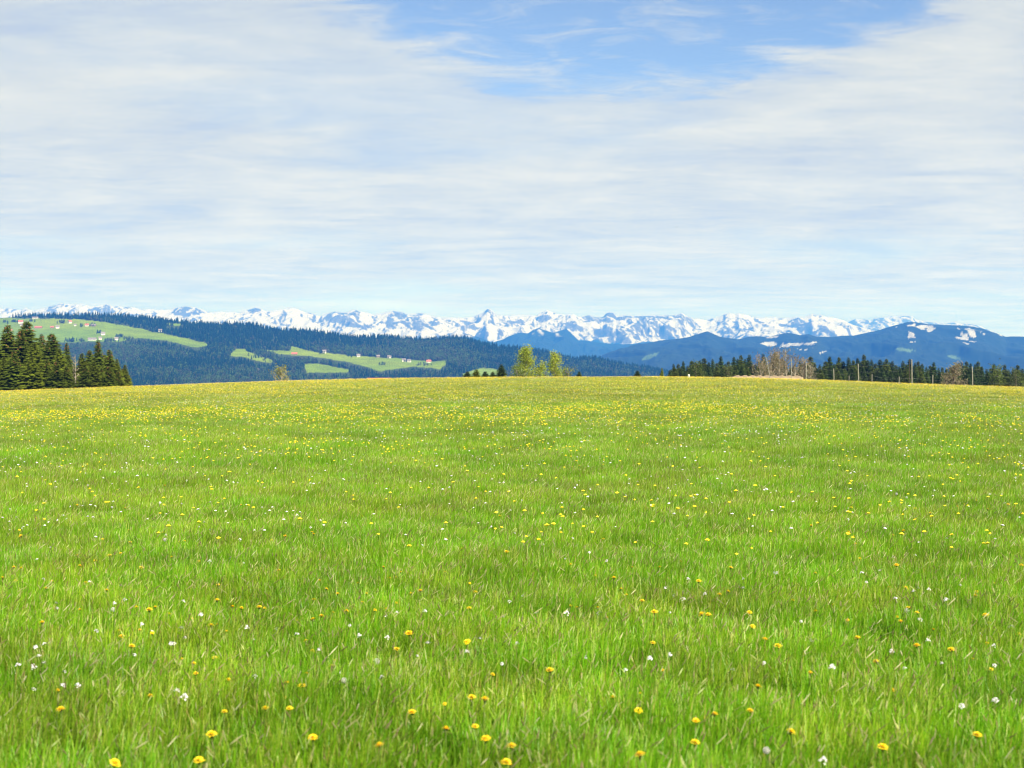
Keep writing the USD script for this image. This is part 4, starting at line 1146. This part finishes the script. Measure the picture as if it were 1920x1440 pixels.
BIG = [(836, 1368, 'biggest yellow dandelion near the bottom edge, left of the middle'), (1303, 1393, 'large yellow dandelion near the bottom edge, right of the middle'), (909, 1312, 'yellow dandelion with a small one on its left, above the biggest one'),
       (1784, 1219, 'yellow dandelion in the dark green patch at the right, the right one of a pair'), (1719, 1211, 'yellow dandelion in the dark green patch at the right, the left one of a pair'), (1848, 1154, 'yellow dandelion near the right edge above the dark green patch'),
       (79, 1168, 'tilted orange yellow dandelion near the left edge, below a white one'), (397, 1378, 'yellow dandelion at the lower left, right of the middle of that corner'), (114, 1331, 'yellow dandelion alone in the lower left corner'), (215, 1432, 'yellow dandelion cut by the bottom edge at the left'),
       (373, 1427, 'orange yellow dandelion at the bottom edge, right of the one that is cut'), (1200, 1416, 'yellow dandelion at the bottom edge left of the large one'), (960, 1400, 'yellow dandelion at the bottom middle, upper one of a close pair'), (949, 1431, 'yellow dandelion at the bottom middle, lower one of a close pair'),
       (911, 1386, 'frayed yellow dandelion right below the biggest one at the bottom'), (587, 1384, 'small dandelion near the bottom, left of the biggest one'), (1483, 1373, 'orange yellow dandelion near the bottom, right of the large one'), (1655, 1402, 'yellow dandelion at the bottom right, lowest in that corner'),
       (1832, 1379, 'yellow dandelion at the bottom right close to the right edge'), (1031, 1257, 'yellow dandelion alone in the lower middle'), (1434, 1200, 'yellow dandelion at right of middle, upper one of a loose pair'), (1459, 1212, 'pale yellow dandelion at right of middle, lower one of a loose pair'),
       (767, 1188, 'orange dandelion alone left of the middle'), (876, 1204, 'narrow upright yellow dandelion just left of the middle'), (486, 1139, 'yellow dandelion at the right end of a row at left'), (280, 1144, 'bright dandelion of a tight trio at left'), (1227, 1148, 'large round dandelion right of the middle'),
       (1310, 1090, 'bright round dandelion right of the middle, higher up'), (1316, 1152, 'left one of two touching dandelions right of the middle'), (1328, 1153, 'right one of two touching dandelions right of the middle')]
REST = '''87,1104 200,1107 256,1139 291,1139 407,1126 453,1140 436,1138 396,1173 407,1172 247,1212 403,1234 222,1183 679,1130 650,1147 587,1162 603,1155 703,1144 724,1143 744,1218 885,1308 773,1336 543,1329 712,1398 891,1363 633,1114 788,1108 771,1113
1116,1080 1151,1084 1186,1064 1237,1064 1276,1053 1370,1065 1174,1116 1165,1105 1204,1127 1070,1137 1082,1140 1121,1140 1365,1110 1349,1115 1405,1149 1224,1206 1132,1011 1411,1175 1070,1059 1487,1127 1668,1111 1689,1166 1750,1181 1608,1196 1421,1288 1406,1334 1831,1111 1530,1147 1197,1333 1150,1308 1340,1340 1305,1352
1596,952 1521,986 1591,998 1600,1005 1674,1004 1694,996 1482,1019 1604,1020 1550,1010 1612,1048 1529,1075 1681,1060 1766,1090 1795,950 1852,955 1890,946 1902,951 1716,954 1744,962 1717,911 1476,888 1716,974 5,1084 40,1066 26,1064 97,1090 179,1052 205,1042 144,1042 150,1061 265,1065 244,1017 346,1015 336,1017 322,1045 372,1054 39,1005 260,963 67,972 190,930 452,947 29,1090 937,968 950,1035 866,1030 585,998 1910,1190 1915,1060 588,1002 730,1085 742,1083 610,1010'''
WHITES = '''95,1027 168,1091 215,1131 212,1143 180,1184 340,1178 320,1208 118,1285 63,1294 146,1285 332,1295 345,1307 67,1214 120,1260 393,1053 433,1047 456,1056 745,1148 723,1156 674,1191 706,1240 637,1262 716,1271 645,1276 979,1118 955,1128 1270,1011 1248,1103 1290,1086 1265,1117 1281,1123 1062,1150 1105,1036 1138,1052 1394,1086 1393,1103 1322,1114 1679,1123 1713,1109
1774,1125 1700,1145 1725,1162 1560,1251 1502,1166 1866,1314 1803,1325 1437,1407 1542,1426 1497,931 1681,926 1700,933 1656,935 1590,974 1682,970 1723,1017 1775,1010 1866,1011 1675,1045 1650,1070 1616,1075 1911,970 1456,1075 1820,921 1500,970 310,1012 172,940 212,941 210,951 300,943 340,945 125,973 175,970 165,910 210,908 1060,1048 1124,1150 1007,1149'''
frng = random.Random(9)
GD, GW, GC = 'yellow dandelions in the near meadow', 'white flowers in the near meadow', 'grey white seed heads in the near meadow'
nd = 0
PLACED = {}


def place_label(kind_words, u, v):
    col = ['far left', 'left', 'left middle', 'right middle', 'right', 'far right'][int(min(5, max(0, u // 320)))]
    row = 'bottom' if v > 1270 else 'lower' if v > 1150 else 'lower middle' if v > 1050 else 'upper middle' if v > 970 else 'upper' if v > 910 else 'topmost'
    u = u + len(PLACED) * 1e-7 + sum(map(len, PLACED.values())) * 1e-6
    PLACED.setdefault((kind_words, col, row), []).append(u)
    return (kind_words, col, row), u


pending = []


def flower(cls, name, p_, rz, sc, words, cat, group, u, v):
    pending.append((copy(cls, name, p_, rz, sc, None, cat, group), *place_label(words, u, v)))

for u, v, lab in BIG:
    p_, Yd = head_at(u, v, .215)
    copy(DANDELIONS[frng.randrange(6)], 'dandelion', p_, frng.random() * 6.28, frng.uniform(.9, 1.05), lab, 'dandelion', GD); nd += 1
for w in REST.split():
    u, v = map(float, w.split(','))
    p_, Yd = head_at(u, v, frng.uniform(.17, .22))
    flower(DANDELIONS[frng.randrange(6)] if frng.random() < .75 else SMALLD[frng.randrange(3)], 'dandelion', p_, frng.random() * 6.28, frng.uniform(.7, .95), 'small yellow dandelion', 'dandelion', GD, u, v); nd += 1
k = 0
while nd < 300:
    v = 850 + 520 * frng.random() ** 2.2
    u = frng.uniform(5, 1915)
    Yg = 1.3 / ((v - HORIZON) / FPX)
    if nz(np.array([u / FPX * Yg * 1.0]), np.array([Yg]), 2.2, 90, 2)[0] < frng.uniform(.42, .62):
        continue
    p_, Yd = head_at(u, v, frng.uniform(.15, .21))
    flower(SMALLD[frng.randrange(3)] if frng.random() < .5 else DANDELIONS[frng.randrange(6)], 'dandelion', p_, frng.random() * 6.28, frng.uniform(.6, .9), 'small yellow dandelion', 'dandelion', GD, u, v); nd += 1
nw = 0
for w in WHITES.split():
    u, v = map(float, w.split(','))
    p_, Yd = head_at(u, v, frng.uniform(.18, .225))
    if frng.random() < .85:
        flower(CUCKOO[frng.randrange(4)], 'cuckoo_flower', p_, frng.random() * 6.28, frng.uniform(.38, .6), 'loose white flower cluster', 'wildflower', GW, u, v)
    else:
        flower(CLOCKS[frng.randrange(2)], 'dandelion_clock', p_, frng.random() * 6.28, frng.uniform(.5, .65), 'round greyish white seed head', 'seed head', GC, u, v)
    nw += 1
while nw < 300:
    v = 850 + 420 * frng.random() ** 2.4
    u = frng.uniform(5, 1915)
    Yg = 1.3 / ((v - HORIZON) / FPX)
    if nz(np.array([(u - 960) / FPX * Yg]), np.array([Yg]), 2.8, 91, 2)[0] + (u / 1920 - .5) * .12 < frng.uniform(.40, .62):
        continue
    p_, Yd = head_at(u, v, frng.uniform(.18, .225))
    flower(CUCKOO[frng.randrange(4)], 'cuckoo_flower', p_, frng.random() * 6.28, frng.uniform(.35, .55), 'loose white flower cluster', 'wildflower', GW, u, v); nw += 1

ORDX = ORD + ['twenty-first', 'twenty-second', 'twenty-third', 'twenty-fourth', 'twenty-fifth', 'twenty-sixth', 'twenty-seventh', 'twenty-eighth', 'twenty-ninth', 'thirtieth', 'thirty-first', 'thirty-second', 'thirty-third', 'thirty-fourth', 'thirty-fifth', 'thirty-sixth'] + ['later'] * 200
for t_, key, u in pending:
    i = sorted(PLACED[key]).index(u)
    t_.SetCustomDataByKey('label', f'{key[0]}, {ORDX[i]} from the left in the {key[2]} {key[1]} grass')


def tiny_head(r, seed, k=7):
    g = np.random.default_rng(seed)
    a = np.arange(k) * 6.283 / k
    ring = np.stack([np.cos(a) * r, np.sin(a) * r, g.normal(0, r * .12, k)], 1)
    v = np.vstack([ring, [[0, 0, r * .55]], [[0, 0, -r * .5]]])
    return v, np.array([[i, (i + 1) % k, k] for i in range(k)] + [[(i + 1) % k, i, k + 1] for i in range(k)])


def far_flowers(name, protos, n, dens, seed, label, cat, hh):
    g = np.random.default_rng(seed)
    Yv = np.sqrt(g.uniform(9 ** 2, 132 ** 2, n))
    Xv = g.uniform(-1, 1, n) * (Yv * 960 / FPX * 1.03)
    m = g.random(n) < dens(Xv, Yv)
    Xv, Yv = Xv[m], Yv[m]
    h = g.uniform(*hh, len(Xv))
    scatter(name, protos, np.stack([Xv, Yv, meadow_z(Xv, Yv) + h], 1), g.random(len(Xv)) * 6.28, g.uniform(.7, 1.15, len(Xv)), g.integers(0, len(protos), len(Xv)), label, cat)


def yellow_density(x, y):
    u = 960 + FPX * x / y
    cl = np.clip((nz(x, y, 3.0, 61, 3) - .46) * 7, 0, 1)
    bc = interp([(0, 37), (400, 36), (800, 33), (1300, 39), (1500, 33), (1920, 30)], u)
    band = np.exp(-((y - bc) / 4.5) ** 2) * np.clip((nz(x, y, 1.8, 62, 3) - .38) * 6, 0, 1) * np.where(u > 1560, .35, 1)
    farr = np.clip((y - 42) / 40, 0, 1) * (.25 + .75 * cl)
    return np.clip(.075 + .16 * cl + .95 * band + .42 * farr, 0, 1)


def white_density(x, y):
    cl = np.clip((nz(x, y, 2.2, 65, 3) - .54) * 9, 0, 1)
    return np.clip(.20 + .8 * cl * np.clip((y - 6) / 10, 0, 1) * np.where(y > 55, .4, 1), 0, 1)


far_flowers('distant_yellow_flowers', [(tiny_head(.019, 1), YELLOW, None), (tiny_head(.016, 2), YELLOW, None), (tiny_head(.014, 3), GOLD, None)], 170000, yellow_density, 71, 'countless yellow flowers in bands across the far half of the meadow', 'flowers', (.25, .335))
far_flowers('distant_white_flowers', [(tiny_head(.015, 4), WHITE, None), (tiny_head(.012, 5), FLUFF, None)], 45000, white_density, 72, 'countless small white flowers sprinkled over the far half of the meadow', 'flowers', (.25, .335))
